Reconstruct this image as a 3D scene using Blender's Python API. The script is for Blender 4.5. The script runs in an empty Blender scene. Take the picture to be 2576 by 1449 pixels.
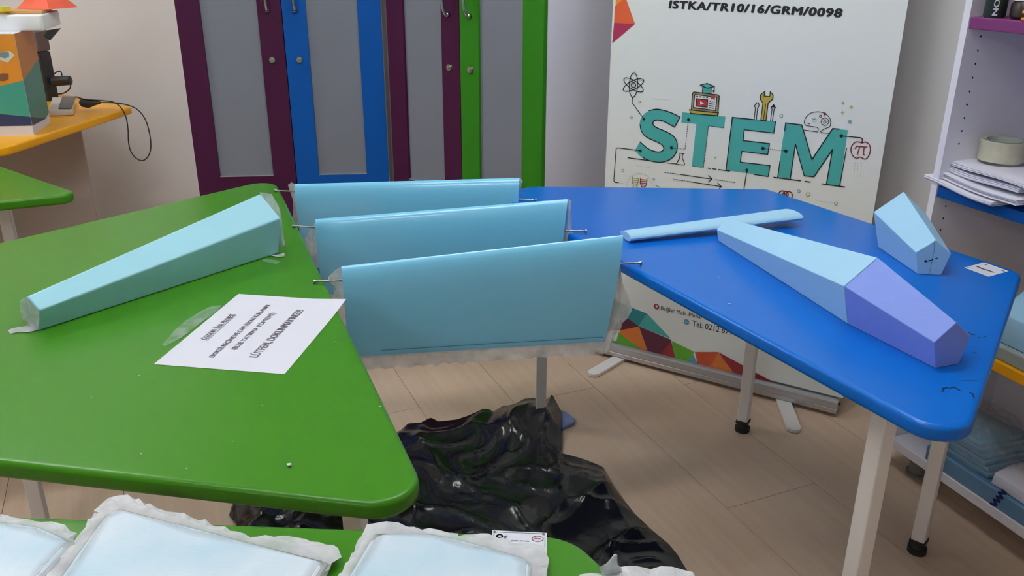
import bpy, bmesh, math, random
from mathutils import Vector, Matrix, noise
from mathutils.geometry import tessellate_polygon
S = bpy.context.scene
random.seed(7)

# ---------------------------------------------------------------- camera, light, exposure
W, H = 2576, 1449
F_PX, PITCH, ROLL = 2155.97, 0.37473, 0.00458
T = 0.70                                   # table height
CAM = Vector((0, 0, T + 0.596))
_fw = Vector((0, math.cos(PITCH), -math.sin(PITCH)))
_r0 = Vector((1, 0, 0)); _u0 = _r0.cross(_fw)
_r = math.cos(ROLL) * _r0 + math.sin(ROLL) * _u0
_u = -math.sin(ROLL) * _r0 + math.cos(ROLL) * _u0
cd = bpy.data.cameras.new('camera'); cam = bpy.data.objects.new('camera', cd)
S.collection.objects.link(cam)
cd.sensor_width = 36; cd.lens = F_PX / W * 36; cd.clip_start = 0.02
cam.matrix_world = Matrix(((_r.x, _u.x, -_fw.x, CAM.x), (_r.y, _u.y, -_fw.y, CAM.y),
                           (_r.z, _u.z, -_fw.z, CAM.z), (0, 0, 0, 1)))
S.camera = cam
wd = bpy.data.worlds.new('world'); S.world = wd; wd.use_nodes = True
wd.node_tree.nodes['Background'].inputs[0].default_value = (.8, .85, .95, 1)
wd.node_tree.nodes['Background'].inputs[1].default_value = .15
S.view_settings.view_transform = 'Standard'; S.view_settings.look = 'None'
S.view_settings.gamma = 1; S.view_settings.use_curve_mapping = False
S.view_settings.exposure = 0.0
# ceiling battens with bare tubes: centre, heading, tube strength (the lamps themselves are built with the room)
BATTENS = [((.3, 1.7), 20, 48, 'over the hanging wings'), ((-.75, .6), 20, 47, 'over the large green table'),
           ((-2.2, 2.5), 25, 64, 'over the far left yellow table, added fill'), ((-1.9, -3.0), 20, 74, 'far behind the camera on the left, added fill')]  # two added battens, unseen, to brighten the left wall and upright faces

# ---------------------------------------------------------------- helpers
def ray(px, py):
    return _fw + (px - W / 2) / F_PX * _r - (py - H / 2) / F_PX * _u
def at(px, py, z):                          # a pixel of the photograph on the level plane z
    d = ray(px, py); return CAM + d * ((z - CAM.z) / d.z)
class Plane:                                # a flat surface in the room with two axes
    def __init__(s, o, e1, e2):
        s.o, s.e1, s.e2 = Vector(o), Vector(e1).normalized(), Vector(e2).normalized()
        s.n = s.e1.cross(s.e2).normalized()
    def uv(s, px, py):
        d = ray(px, py); t = (s.o - CAM).dot(s.n) / d.dot(s.n); q = CAM + d * t - s.o
        return (q.dot(s.e1), q.dot(s.e2))
    def P(s, u, v, off=0.0):
        return s.o + s.e1 * u + s.e2 * v + s.n * off
def vert_plane(a, b):
    a, b = Vector(a), Vector(b); d = b - a; d.z = 0
    return Plane((a.x, a.y, 0), d, (0, 0, 1))
def lin(c):
    return tuple((x / 12.92 if x <= .04045 else ((x + .055) / 1.055) ** 2.4) for x in [v / 255 for v in c[:3]]) + (1,)
def mat(name, rgb, rough=.5, metal=0, coat=0, spec=.5, var=.06, scale=6, bump=0, bscale=60, alpha=1, trans=0, coatr=.1):
    m = bpy.data.materials.new(name); m.use_nodes = True; nt = m.node_tree; b = nt.nodes['Principled BSDF']
    b.inputs['Roughness'].default_value = rough; b.inputs['Metallic'].default_value = metal
    b.inputs['Coat Weight'].default_value = coat; b.inputs['Coat Roughness'].default_value = coatr
    b.inputs['Specular IOR Level'].default_value = spec
    b.inputs['Alpha'].default_value = alpha; b.inputs['Transmission Weight'].default_value = trans
    tc = nt.nodes.new('ShaderNodeTexCoord'); n = nt.nodes.new('ShaderNodeTexNoise')
    n.inputs['Scale'].default_value = scale; n.inputs['Detail'].default_value = 4
    nt.links.new(tc.outputs['Object'], n.inputs['Vector'])
    mx = nt.nodes.new('ShaderNodeMix'); mx.data_type = 'RGBA'
    c = lin(rgb); mx.inputs[6].default_value = tuple(v * (1 - var) for v in c[:3]) + (1,)
    mx.inputs[7].default_value = tuple(min(1, v * (1 + var)) for v in c[:3]) + (1,)
    nt.links.new(n.outputs['Fac'], mx.inputs[0]); nt.links.new(mx.outputs[2], b.inputs['Base Color'])
    if bump:
        n2 = nt.nodes.new('ShaderNodeTexNoise'); n2.inputs['Scale'].default_value = bscale; n2.inputs['Detail'].default_value = 5
        nt.links.new(tc.outputs['Object'], n2.inputs['Vector'])
        bp = nt.nodes.new('ShaderNodeBump'); bp.inputs['Strength'].default_value = bump; bp.inputs['Distance'].default_value = .01
        nt.links.new(n2.outputs['Fac'], bp.inputs['Height']); nt.links.new(bp.outputs['Normal'], b.inputs['Normal'])
    return m
COL = S.collection
def tag(o, label=None, cat=None, group=None, kind=None):
    for k, v in (('label', label), ('category', cat), ('group', group), ('kind', kind)):
        if v: o[k] = v
    return o
def thing(name, loc, label, cat, group=None):
    o = bpy.data.objects.new(name, None); COL.objects.link(o); o.location = loc; o.empty_display_size = .05
    return tag(o, label, cat, group)
def worldloc(o):
    v = Vector((0, 0, 0))
    while o: v += o.location; o = o.parent
    return v
def obj(name, bm, m, parent=None, base=None, smooth=False, label=None):
    """bm holds world coordinates; the object hangs under its parent or sits at its own base"""
    me = bpy.data.meshes.new(name)
    off = worldloc(parent) if parent else Vector(base if base else (0, 0, 0))
    bmesh.ops.translate(bm, verts=bm.verts, vec=-off)
    bm.normal_update(); bm.to_mesh(me); bm.free()
    for x in (m if isinstance(m, (list, tuple)) else [m]): me.materials.append(x)
    if smooth:
        me.polygons.foreach_set('use_smooth', [True] * len(me.polygons))
    o = bpy.data.objects.new(name, me); COL.objects.link(o)
    if parent: o.parent = parent
    elif base: o.location = base
    if label: o['label'] = label
    return o
def sharp(o, deg=35):
    me = o.data
    me.polygons.foreach_set('use_smooth', [True] * len(me.polygons))
    me.set_sharp_from_angle(angle=math.radians(deg)); return o
def box(bm, c, s, rz=0, rx=0, ry=0, bev=0):
    r = bmesh.ops.create_cube(bm, size=1)
    vs = r['verts']
    M = Matrix.Translation(c) @ Matrix.Rotation(rz, 4, 'Z') @ Matrix.Rotation(ry, 4, 'Y') @ Matrix.Rotation(rx, 4, 'X') @ Matrix.Diagonal((*s, 1))
    bmesh.ops.transform(bm, matrix=M, verts=vs)
    if bev:
        es = list({e for v in vs for e in v.link_edges})
        bmesh.ops.bevel(bm, geom=es, offset=bev, segments=2, affect='EDGES', profile=.5)
    return bm
def cyl(bm, a, b, r, seg=16, r2=None, caps=True):
    a, b = Vector(a), Vector(b); d = b - a
    q = d.to_track_quat('Z', 'Y').to_matrix().to_4x4()
    bmesh.ops.create_cone(bm, cap_ends=caps, segments=seg, radius1=r, radius2=r if r2 is None else r2, depth=d.length,
                          matrix=Matrix.Translation((a + b) / 2) @ q)
    return bm
def tube(bm, pts, r, seg=8, caps=True):
    pts = [Vector(p) for p in pts]; rings = []
    up = Vector((0, 0, 1)); prev = None
    for i, p in enumerate(pts):
        d = (pts[min(i + 1, len(pts) - 1)] - pts[max(i - 1, 0)]).normalized()
        if prev is None:
            x = d.cross(up) if abs(d.dot(up)) < .95 else d.cross(Vector((1, 0, 0)))
        else:
            x = prev - d * prev.dot(d)
        x.normalize(); prev = x; y = d.cross(x)
        rings.append([bm.verts.new(p + (x * math.cos(k * 2 * math.pi / seg) + y * math.sin(k * 2 * math.pi / seg)) * r) for k in range(seg)])
    for a, b in zip(rings, rings[1:]):
        for k in range(seg): bm.faces.new((a[k], a[(k + 1) % seg], b[(k + 1) % seg], b[k]))
    if caps: bm.faces.new(rings[0][::-1]); bm.faces.new(rings[-1])
    return bm
def smooth_path(pts, n=6):
    pts = [Vector(p) for p in pts]; out = []
    for i in range(len(pts) - 1):
        p0, p1, p2, p3 = pts[max(i - 1, 0)], pts[i], pts[i + 1], pts[min(i + 2, len(pts) - 1)]
        for k in range(n):
            t = k / n
            out.append(.5 * ((2 * p1) + (p2 - p0) * t + (2 * p0 - 5 * p1 + 4 * p2 - p3) * t * t + (3 * p1 - p0 - 3 * p2 + p3) * t ** 3))
    out.append(pts[-1]); return out
def loft(bm, rings, closed=True, caps=True):
    R = [[bm.verts.new(p) for p in r] for r in rings]; n = len(R[0])
    for a, b in zip(R, R[1:]):
        for k in range(n if closed else n - 1): bm.faces.new((a[k], a[(k + 1) % n], b[(k + 1) % n], b[k]))
    if caps and closed: bm.faces.new(R[0][::-1]); bm.faces.new(R[-1])
    bmesh.ops.recalc_face_normals(bm, faces=bm.faces[:])
    return R
def round_poly(pts, r, seg=6):
    pts = [Vector((p[0], p[1])) for p in pts]; out = []; n = len(pts)
    for i in range(n):
        p, a, b = pts[i], pts[i - 1], pts[(i + 1) % n]
        rr = r[i] if isinstance(r, (list, tuple)) else r
        da, db = (a - p).normalized(), (b - p).normalized()
        ang = da.angle(db); t = min(rr / math.tan(ang / 2), .45 * (a - p).length, .45 * (b - p).length); rr = t * math.tan(ang / 2)
        c = p + (da + db).normalized() * (rr / math.sin(ang / 2))
        s, e = p + da * t - c, p + db * t - c
        sa = math.atan2(s.y, s.x); ea = math.atan2(e.y, e.x); d = (ea - sa + math.pi) % (2 * math.pi) - math.pi
        for k in range(seg + 1):
            q = sa + d * k / seg; out.append(c + Vector((math.cos(q), math.sin(q))) * rr)
    return out
def slab(bm, poly, z0, z1, fil=0.0, seg=4):
    """level slab with a rounded (bull-nosed) edge"""
    P = [Vector((p[0], p[1])) for p in poly]; n = len(P)
    area = sum(P[i].x * P[(i + 1) % n].y - P[(i + 1) % n].x * P[i].y for i in range(n))
    if area < 0: P = P[::-1]
    nor = []
    for i in range(n):
        e1 = (P[i] - P[i - 1]).normalized(); e2 = (P[(i + 1) % n] - P[i]).normalized()
        m = Vector((e1.y, -e1.x)) + Vector((e2.y, -e2.x)); m.normalize()
        nor.append(m / max(.4, m.dot(Vector((e1.y, -e1.x)))))
    prof = [(0, z0), (0, z1)] if not fil else \
        [(-fil * (1 - math.sin(a)), z0 + fil * (1 - math.cos(a))) for a in [math.pi / 2 * k / seg for k in range(seg + 1)]] + \
        [(-fil * (1 - math.cos(a)), z1 - fil * (1 - math.sin(a))) for a in [math.pi / 2 * k / seg for k in range(seg + 1)]] + [(-fil * 1.5, z1)]
    loft(bm, [[Vector((P[i].x + nor[i].x * o, P[i].y + nor[i].y * o, z)) for i in range(n)] for o, z in prof])
    return bm
def pip(x, y, poly):
    c = False; n = len(poly)
    for i in range(n):
        x1, y1 = poly[i][:2]; x2, y2 = poly[i - 1][:2]
        if (y1 > y) != (y2 > y) and x < (x2 - x1) * (y - y1) / (y2 - y1) + x1: c = not c
    return c
def fill(bm, pl, pts, off=0.0, mi=0):
    """flat printed shape on a plane; pts are (u, v)"""
    V = [bm.verts.new(pl.P(u, v, off)) for u, v in pts]
    for tri in tessellate_polygon([[Vector((u, v, 0)) for u, v in pts]]):
        try:
            f = bm.faces.new([V[k] for k in tri]); f.material_index = mi
            f.normal_update()
            if f.normal.dot(pl.n) < 0: f.normal_flip()
        except ValueError: pass
def stroke(bm, pl, pts, w, off=0.0, mi=0, dash=None):
    pts = [Vector(p) for p in pts]
    if dash:
        segs = []; tot = 0
        for a, b in zip(pts, pts[1:]):
            L = (b - a).length; t = 0
            while t < L:
                segs.append((a.lerp(b, t / L), a.lerp(b, min(1, (t + dash * .55) / L)))); t += dash
    else: segs = list(zip(pts, pts[1:]))
    for a, b in segs:
        d = b - a
        if d.length < 1e-6: continue
        d.normalize(); q = Vector((-d.y, d.x)) * w / 2
        a2, b2 = a - d * w * .35, b + d * w * .35
        if dash: a2, b2 = a, b
        f = bm.faces.new([bm.verts.new(pl.P(*v, off)) for v in (a2 - q, b2 - q, b2 + q, a2 + q)]); f.material_index = mi
        f.normal_update()
        if f.normal.dot(pl.n) < 0: f.normal_flip()
def disc(c, rx, ry=None, n=20, rot=0):
    ry = ry or rx
    return [(c[0] + rx * math.cos(a) * math.cos(rot) - ry * math.sin(a) * math.sin(rot),
             c[1] + rx * math.cos(a) * math.sin(rot) + ry * math.sin(a) * math.cos(rot)) for a in [2 * math.pi * k / n for k in range(n)]]
def text_geo(s, bold=0, shear=0, space=1):
    cu = bpy.data.curves.new('t', 'FONT'); cu.body = s; cu.offset = bold; cu.shear = shear; cu.space_character = space
    cu.resolution_u = 3
    o = bpy.data.objects.new('t', cu); COL.objects.link(o)
    dg = bpy.context.evaluated_depsgraph_get(); me = bpy.data.meshes.new_from_object(o.evaluated_get(dg))
    vs = [Vector(v.co) for v in me.vertices]; ps = [list(p.vertices) for p in me.polygons]
    bpy.data.objects.remove(o); bpy.data.curves.remove(cu); bpy.data.meshes.remove(me)
    return vs, ps
def text_on(bm, s, pl, a, b, h, off=0.0, mi=0, bold=0, shear=0, space=1, cap=.73):
    """lettering on a plane: baseline runs a -> b (u, v), capital height h"""
    vs, ps = text_geo(s, 0, shear, space)
    x0 = min(v.x for v in vs); x1 = max(v.x for v in vs)
    a, b = Vector(a), Vector(b); d = (b - a); L = d.length; d.normalize(); q = Vector((-d.y, d.x))
    sh = [(0, 0)] if bold <= 0 else [(bold * math.cos(k * math.pi / 3), .55 * bold * math.sin(k * math.pi / 3)) for k in range(6)] + [(0, 0)]
    for kx, (sx, sy) in enumerate(sh):
        V = []
        for v in vs:
            p = a + d * ((v.x - x0) / (x1 - x0) * L + sx * h) + q * (v.y / cap * h + sy * h); V.append(bm.verts.new(pl.P(p.x, p.y, off + kx * .00001)))
        for p in ps:
            try:
                f = bm.faces.new([V[k] for k in p]); f.material_index = mi; f.normal_update()
                if f.normal.dot(pl.n) < 0: f.normal_flip()
            except ValueError: pass

# ---------------------------------------------------------------- materials
M = dict(
    wall=mat('wall_paint', (222, 218, 215), .75, var=.02, scale=1.5, bump=.05, bscale=120),
    ceiling=mat('ceiling_paint', (235, 235, 233), .8, var=.02),
    green=mat('green_lacquer', (57, 122, 13), .3, spec=.3, var=.03, scale=2),
    blue=mat('blue_lacquer', (0, 100, 196), .28, spec=.3, var=.03, scale=2),
    yellow=mat('yellow_lacquer', (240, 170, 14), .35, spec=.3, var=.04),
    leg=mat('white_steel', (236, 230, 226), .4, var=.03),
    rubber=mat('black_rubber', (28, 28, 28), .6),
    foam=mat('pale_blue_foam', (166, 214, 244), .7, var=.025, scale=14, bump=.06, bscale=220),
    wing=mat('blue_foam_under_film', (128, 211, 248), .3, coat=.6, coatr=.12, var=.03, scale=3, bump=.03, bscale=9),
    teal=mat('teal_foam_under_film', (158, 214, 230), .45, coat=.12, coatr=.25, var=.035, scale=9, bump=.05, bscale=30),
    violet=mat('lavender_foam', (126, 150, 230), .65, var=.06, scale=7, bump=.08, bscale=120),
    steel=mat('steel', (170, 170, 168), .3, metal=1),
    chrome=mat('chrome', (205, 205, 205), .2, metal=1),
    alu=mat('aluminium', (190, 190, 193), .32, metal=.75),
    aubergine=mat('aubergine_laminate', (68, 20, 56), .5, spec=.2, var=.03),
    cabblue=mat('blue_laminate', (0, 80, 162), .5, spec=.2, var=.03),
    cabgreen=mat('green_laminate', (46, 122, 22), .5, spec=.2, var=.03),
    white=mat('white_laminate', (242, 240, 250), .5, var=.015),
    purple=mat('purple_laminate', (120, 48, 110), .45),
    paper=mat('paper', (220, 221, 232), .8, var=.01),
    paper2=mat('paper_stack', (226, 226, 238), .8, var=.03),
    ink=mat('black_ink', (24, 24, 28), .7, spec=.2),
    ink2=mat('faded_ink', (105, 98, 105), .8, spec=.2),
    banner=mat('banner_vinyl', (236, 240, 236), .55, var=.012, scale=2),
    floor=None,
)
def film_mat(name, rgb, alpha, rough=.25, coat=.5):
    m = bpy.data.materials.new(name); m.use_nodes = True; nt = m.node_tree; b = nt.nodes['Principled BSDF']
    b.inputs['Base Color'].default_value = lin(rgb); b.inputs['Roughness'].default_value = rough
    b.inputs['Coat Weight'].default_value = coat; b.inputs['Coat Roughness'].default_value = .08
    tc = nt.nodes.new('ShaderNodeTexCoord'); n = nt.nodes.new('ShaderNodeTexNoise'); n.inputs['Scale'].default_value = 45; n.inputs['Detail'].default_value = 5
    nt.links.new(tc.outputs['Object'], n.inputs['Vector'])
    mr = nt.nodes.new('ShaderNodeMapRange'); mr.inputs[3].default_value = alpha - .16; mr.inputs[4].default_value = alpha + .16
    mr.inputs[1].default_value = .3; mr.inputs[2].default_value = .7
    nt.links.new(n.outputs['Fac'], mr.inputs[0]); nt.links.new(mr.outputs[0], b.inputs['Alpha'])
    bp = nt.nodes.new('ShaderNodeBump'); bp.inputs['Strength'].default_value = .35; bp.inputs['Distance'].default_value = .004
    nt.links.new(n.outputs['Fac'], bp.inputs['Height']); nt.links.new(bp.outputs['Normal'], b.inputs['Normal'])
    return m
M['film'] = film_mat('resin_cloth_film', (214, 218, 220), .74)
M['clear'] = film_mat('clear_film', (222, 232, 236), .22, .15)
M['bagfilm'] = film_mat('clear_bag_film', (205, 215, 225), .25, .12)
def wood_mat():
    m = bpy.data.materials.new('beige_laminate_floor'); m.use_nodes = True; nt = m.node_tree; b = nt.nodes['Principled BSDF']
    b.inputs['Roughness'].default_value = .45
    tc = nt.nodes.new('ShaderNodeTexCoord'); mp = nt.nodes.new('ShaderNodeMapping'); mp.inputs['Scale'].default_value = (1.2, 22, 1)
    mp.vector_type = 'POINT'
    rot = nt.nodes.new('ShaderNodeVectorRotate'); rot.rotation_type = 'Z_AXIS'; rot.inputs['Angle'].default_value = math.radians(66.6)
    nt.links.new(tc.outputs['Object'], rot.inputs['Vector']); nt.links.new(rot.outputs[0], mp.inputs['Vector'])
    n = nt.nodes.new('ShaderNodeTexNoise'); n.inputs['Scale'].default_value = 2.2; n.inputs['Detail'].default_value = 6; n.inputs['Roughness'].default_value = .6
    nt.links.new(mp.outputs[0], n.inputs['Vector'])
    n2 = nt.nodes.new('ShaderNodeTexNoise'); n2.inputs['Scale'].default_value = 1.7; n2.inputs['Detail'].default_value = 3
    nt.links.new(tc.outputs['Object'], n2.inputs['Vector'])
    r1 = nt.nodes.new('ShaderNodeValToRGB'); r1.color_ramp.elements[0].position = .3; r1.color_ramp.elements[1].position = .72
    r1.color_ramp.elements[0].color = lin((212, 184, 158)); r1.color_ramp.elements[1].color = lin((222, 197, 172))
    nt.links.new(n.outputs['Fac'], r1.inputs[0])
    mx = nt.nodes.new('ShaderNodeMix'); mx.data_type = 'RGBA'; mx.blend_type = 'MULTIPLY'; mx.inputs[0].default_value = .6
    r2 = nt.nodes.new('ShaderNodeValToRGB'); r2.color_ramp.elements[0].position = .35; r2.color_ramp.elements[1].position = .65
    r2.color_ramp.elements[0].color = lin((222, 214, 210)); r2.color_ramp.elements[1].color = (1, 1, 1, 1)
    nt.links.new(n2.outputs['Fac'], r2.inputs[0]); nt.links.new(r1.outputs[0], mx.inputs[6]); nt.links.new(r2.outputs[0], mx.inputs[7])
    nt.links.new(mx.outputs[2], b.inputs['Base Color']); return m
M['floor'] = wood_mat()
def frosted():
    m = mat('frosted_glass', (150, 156, 170), .42, var=.05, scale=2.5, trans=.35, spec=.5); return m
M['frost'] = frosted()

# ---------------------------------------------------------------- room
CL = Vector((-3.4, 4.232)); CB = Vector((-.483, 3.736)); CR = Vector((1.40, 2.184)); RF = Vector((3.84, -4.5)); LF = Vector((-4.2, -4.5))
ROOM = [LF, RF, CR, CB, CL]           # counter-clockwise
def wall(name, a, b, z1=2.75, th=.12):
    d = (b - a).normalized(); n = Vector((d.y, -d.x)); bm = bmesh.new()
    q = [a, b, b + n * th, a + n * th]
    slab(bm, q, 0, z1); o = obj(name, bm, M['wall']); tag(o, kind='structure'); return o
wall('wall_front', LF, RF); wall('wall_right', RF, CR); wall('wall_back_right', CR, CB)
wall('wall_back', CB, CL); wall('wall_left', CL, LF)
bm = bmesh.new(); slab(bm, ROOM, -.1, -.008); fl = tag(obj('floor', bm, mat('screed', (120, 110, 100), .8)), kind='structure')
bm = bmesh.new(); slab(bm, ROOM, 2.75, 2.85); tag(obj('ceiling', bm, M['ceiling']), kind='structure')
for (lx, ly), rz, st, where in BATTENS:
    em = bpy.data.materials.new('lamp_tube'); em.use_nodes = True; nb = em.node_tree.nodes['Principled BSDF']
    nb.inputs['Emission Color'].default_value = (.93, .97, 1, 1); nb.inputs['Emission Strength'].default_value = st
    a_ = math.radians(rz); dd = Vector((math.cos(a_), math.sin(a_), 0)); nn = Vector((-dd.y, dd.x, 0)); cc = Vector((lx, ly, 2.66))
    lt = thing('ceiling_light', cc, 'white ceiling batten with two bare tubes ' + where, 'lamp')
    bm = bmesh.new(); box(bm, cc + Vector((0, 0, .06)), (1.24, .12, .05), a_); obj('housing', bm, M['leg'], lt)
    for s_ in (-.045, .045):
        bm = bmesh.new(); cyl(bm, cc + nn * s_ - dd * .59, cc + nn * s_ + dd * .59, .016, 14); obj('tube', bm, em, lt)
        for k in (-.605, .605): bm = bmesh.new(); cyl(bm, cc + nn * s_ + dd * (k - .013), cc + nn * s_ + dd * (k + .013), .017, 14); box(bm, cc + nn * s_ + dd * k + Vector((0, 0, .022)), (.02, .02, .03), a_); obj('tube_holder', bm, M['leg'], lt)
def clip(poly, conv):
    out = list(poly)
    for i in range(len(conv)):
        a, b = conv[i], conv[(i + 1) % len(conv)]; src, out = out, []
        side = lambda p: (b.x - a.x) * (p.y - a.y) - (b.y - a.y) * (p.x - a.x)
        for k in range(len(src)):
            p, q = src[k - 1], src[k]; sp, sq = side(p), side(q)
            if (sp >= 0) != (sq >= 0): out.append(p + (q - p) * (sp / (sp - sq)))
            if sq >= 0: out.append(q)
        if not out: return []
    return out
dv = Vector((math.cos(math.radians(-66.6)), math.sin(math.radians(-66.6)))); dn = Vector((-dv.y, dv.x))
PW, PLn, org = .277, 1.29, Vector((.511, 1.864))
for i in range(-14, 14):
    sh = (i * .537) % 1 * PLn + .075
    for j in range(-4, 4):
        a = org + dn * (i * PW) + dv * (j * PLn + sh)
        q = [a + dn * .0007 + dv * .0007, a + dv * (PLn - .0007) + dn * .0007, a + dv * (PLn - .0007) + dn * (PW - .0007), a + dv * .0007 + dn * (PW - .0007)]
        q = clip(q, ROOM)
        if len(q) < 3: continue
        bm = bmesh.new(); slab(bm, q, -.008, 0); obj('plank', bm, M['floor'], fl)

# ---------------------------------------------------------------- trapezoid tables
def leg(parent, x, y, rz, top=T - .026, s=.030):
    bm = bmesh.new(); box(bm, (x, y, (top + .035) / 2), (s, s, top - .035), rz, bev=.003)
    l = obj('leg', bm, M['leg'], parent)
    bm = bmesh.new(); cyl(bm, (x, y, 0), (x, y, .014), .021, 20); cyl(bm, (x, y, .014), (x, y, .028), .017, 20, .009)
    box(bm, (x, y, .032), (s + .004, s + .004, .008), rz)
    obj('foot', bm, M['rubber'], l)
def table(label, poly, r, m, legs, th=.026, fil=.008):
    c = sum((Vector((p[0], p[1])) for p in poly), Vector((0, 0))) / len(poly)
    t = thing('trapezoid_table', (c.x, c.y, 0), label, 'table')
    bm = bmesh.new(); slab(bm, round_poly(poly, r, 8), T - th, T, fil, 5)
    top = sharp(obj('table_top', bm, m, t), 50)
    for x, y, rz in legs: leg(t, x, y, rz)
    # frame rails just under the top
    pts = [Vector((x, y)) for x, y, _ in legs]
    bm = bmesh.new()
    for a, b in zip(pts, pts[1:] + pts[:1]):
        d = b - a; L = d.length - .05; mid = (a + b) / 2
        box(bm, (mid.x, mid.y, T - .026 - .018), (L, .018, .034), math.atan2(d.y, d.x))
    obj('frame', bm, M['leg'], t)
    return t, top
def inset(poly, k, d):
    p, a, b = Vector(poly[k]), Vector(poly[k - 1]), Vector(poly[(k + 1) % len(poly)])
    m = ((a - p).normalized() + (b - p).normalized()).normalized(); return p + m * d
bA, bB, bC, bD = (-.092, 2.284), (.690, 2.259), (1.024, 1.612), (.588, .959)
blue_t, blue_top = table('blue trapezoid table carrying the bare foam fuselage and tail', [bA, bB, bC, bD], [.11, .02, .05, .05], M['blue'],
    [(.085, 2.19, -.03), (.672, 2.172, -.55), (.944, 1.633, -.72), (.577, 1.161, -1.12)])
gA, gD = Vector((-.669, 2.351)), Vector((-.084, .817))
gB, gC = gA + Vector((-.613, -.79)) * .82, gD + Vector((-.985, .172)) * .82
gp = [tuple(gA), tuple(gB), tuple(gC), tuple(gD)]
g1, g2, g3 = inset(gp, 0, .16), Vector((-1.082, 1.64)), inset(gp, 2, .12)
table('large green trapezoid table carrying the paper notice', gp, .05, M['green'],
    [(g1.x, g1.y, .3), (g2.x, g2.y, .3), (g3.x, g3.y, -.17), (-.232, 1.062, -.17)])
fR = Vector((.066, .776)); e1, e2 = Vector((-.9987, .05)), Vector((.53, -.848))
fp = [tuple(fR), tuple(fR + e1 * .75), tuple(fR + e1 * 1.13 - e2 * 0 + Vector((0, -.62))), tuple(fR + e2 * .75)]
fi = [inset(fp, k, .11) for k in range(4)]
table('green trapezoid table nearest the camera, under white cloth covered wings', fp, [.06, .05, .05, .05], M['green'], [(v.x, v.y, .05) for v in fi])
ft = Vector((-1.128, 2.178)); ds, dl = Vector((-.78, .62)).normalized(), Vector((-.904, -.428)).normalized()
lp = [tuple(ft), tuple(ft + ds * .58), tuple(ft + ds * .58 + dl * .6), tuple(ft + dl * 1.16)]
li = [inset(lp, k, .12) for k in range(4)]
table('green table tip at the far left in front of the yellow counter', lp, [.035, .05, .05, .05], M['green'],
    [(li[1].x, li[1].y, -.65), (li[2].x, li[2].y, .44), (li[3].x, li[3].y, .44), (-1.40, 2.275, .3)])
# yellow table at the far left
yp_ = [(-1.551, 3.516), (-1.634, 2.735), (-2.319, 2.43), (-2.16, 3.957)]
yi = [inset(yp_, k, .14) for k in range(4)]
c, ctop = table('yellow trapezoid table at the far left with a printed carton on it', yp_, [.02, .06, .05, .05], M['yellow'], [(-1.93, 3.5, .1), (yi[1].x - .1, yi[1].y, .4), (yi[2].x, yi[2].y, .4), (yi[3].x, yi[3].y, .6)], .03)
bm = bmesh.new(); slab(bm, [(-1.745, 3.459), (-2.30, 3.33), (-2.296, 3.314), (-1.741, 3.443)], .03, T - .03); obj('modesty_panel', bm, mat('shade_grey_laminate', (168, 158, 150), .6), c)  # panel colour greyed to carry the shade under the table
# loose specks of foam on the tables
bm = bmesh.new()
for px, py, r in ((728, 1173, 3.2), (957, 1024, 1.4), (470, 1180, 1.2), (585, 1112, 1), (355, 1143, 1), (842, 862, 1.5), (470, 808, 1), (230, 1000, .8), (350, 945, .9), (1835, 766, 2), (1808, 698, 1.2), (660, 1020, .8)):
    q = at(px, py, T); bmesh.ops.create_icosphere(bm, subdivisions=1, radius=r * .0009, matrix=Matrix.Translation((q.x, q.y, T + r * .0007)) @ Matrix.Diagonal((1.3, 1, .8, 1)))
o = obj('foam_crumbs', bm, M['paper'], base=(0, 1.3, T)); tag(o, 'tiny pale foam crumbs scattered on the green and blue tables', 'crumbs', kind='stuff')
# scuffs on the blue table
scm = mat('dark_scuff', (14, 26, 60), .6)
tp = Plane((0, 0, T), (1, 0, 0), (0, 1, 0))
for pts, w in ((((2370, 986), (2373, 977), (2384, 975)), 4), (((2388, 978), (2399, 974), (2409, 979), (2416, 983)), 3.5), (((2440, 988), (2447, 991), (2450, 1001)), 3.5),
               (((2438, 838), (2446, 842), (2452, 841)), 4), (((2461, 849), (2466, 850)), 4), (((2474, 848), (2482, 846)), 2.5), (((2447, 886), (2458, 888)), 2), (((2420, 958), (2460, 958)), 1.5)):
    bm = bmesh.new(); stroke(bm, tp, [tp.uv(*q) for q in pts], w * .0006, .0004); obj('scuff_mark', bm, scm, blue_top)
# lettered stickers
lb = thing('table_sticker', at(2482, 678, T), 'white sticker near the far right corner of the blue table', 'sticker')
a, b, c_, d_ = [at(*q, T) for q in ((2425.5, 674), (2475.7, 660.6), (2537.6, 683), (2487.3, 696.7))]
bm = bmesh.new(); slab(bm, [a, b, c_, d_], T + .0002, T + .0008); obj('sticker_sheet', bm, M['paper'], lb)
bm = bmesh.new()
for pts, w in ((((2457, 671), (2470, 677), (2485, 681), (2498, 686)), 5), (((2476, 666), (2482, 668)), 3), (((2519, 681), (2526, 684)), 3), (((2432, 674), (2446, 676)), 2)):
    stroke(bm, tp, [tp.uv(*q) for q in pts], w * .0011, .0011)
obj('sticker_print', bm, M['ink2'], lb)
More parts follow.
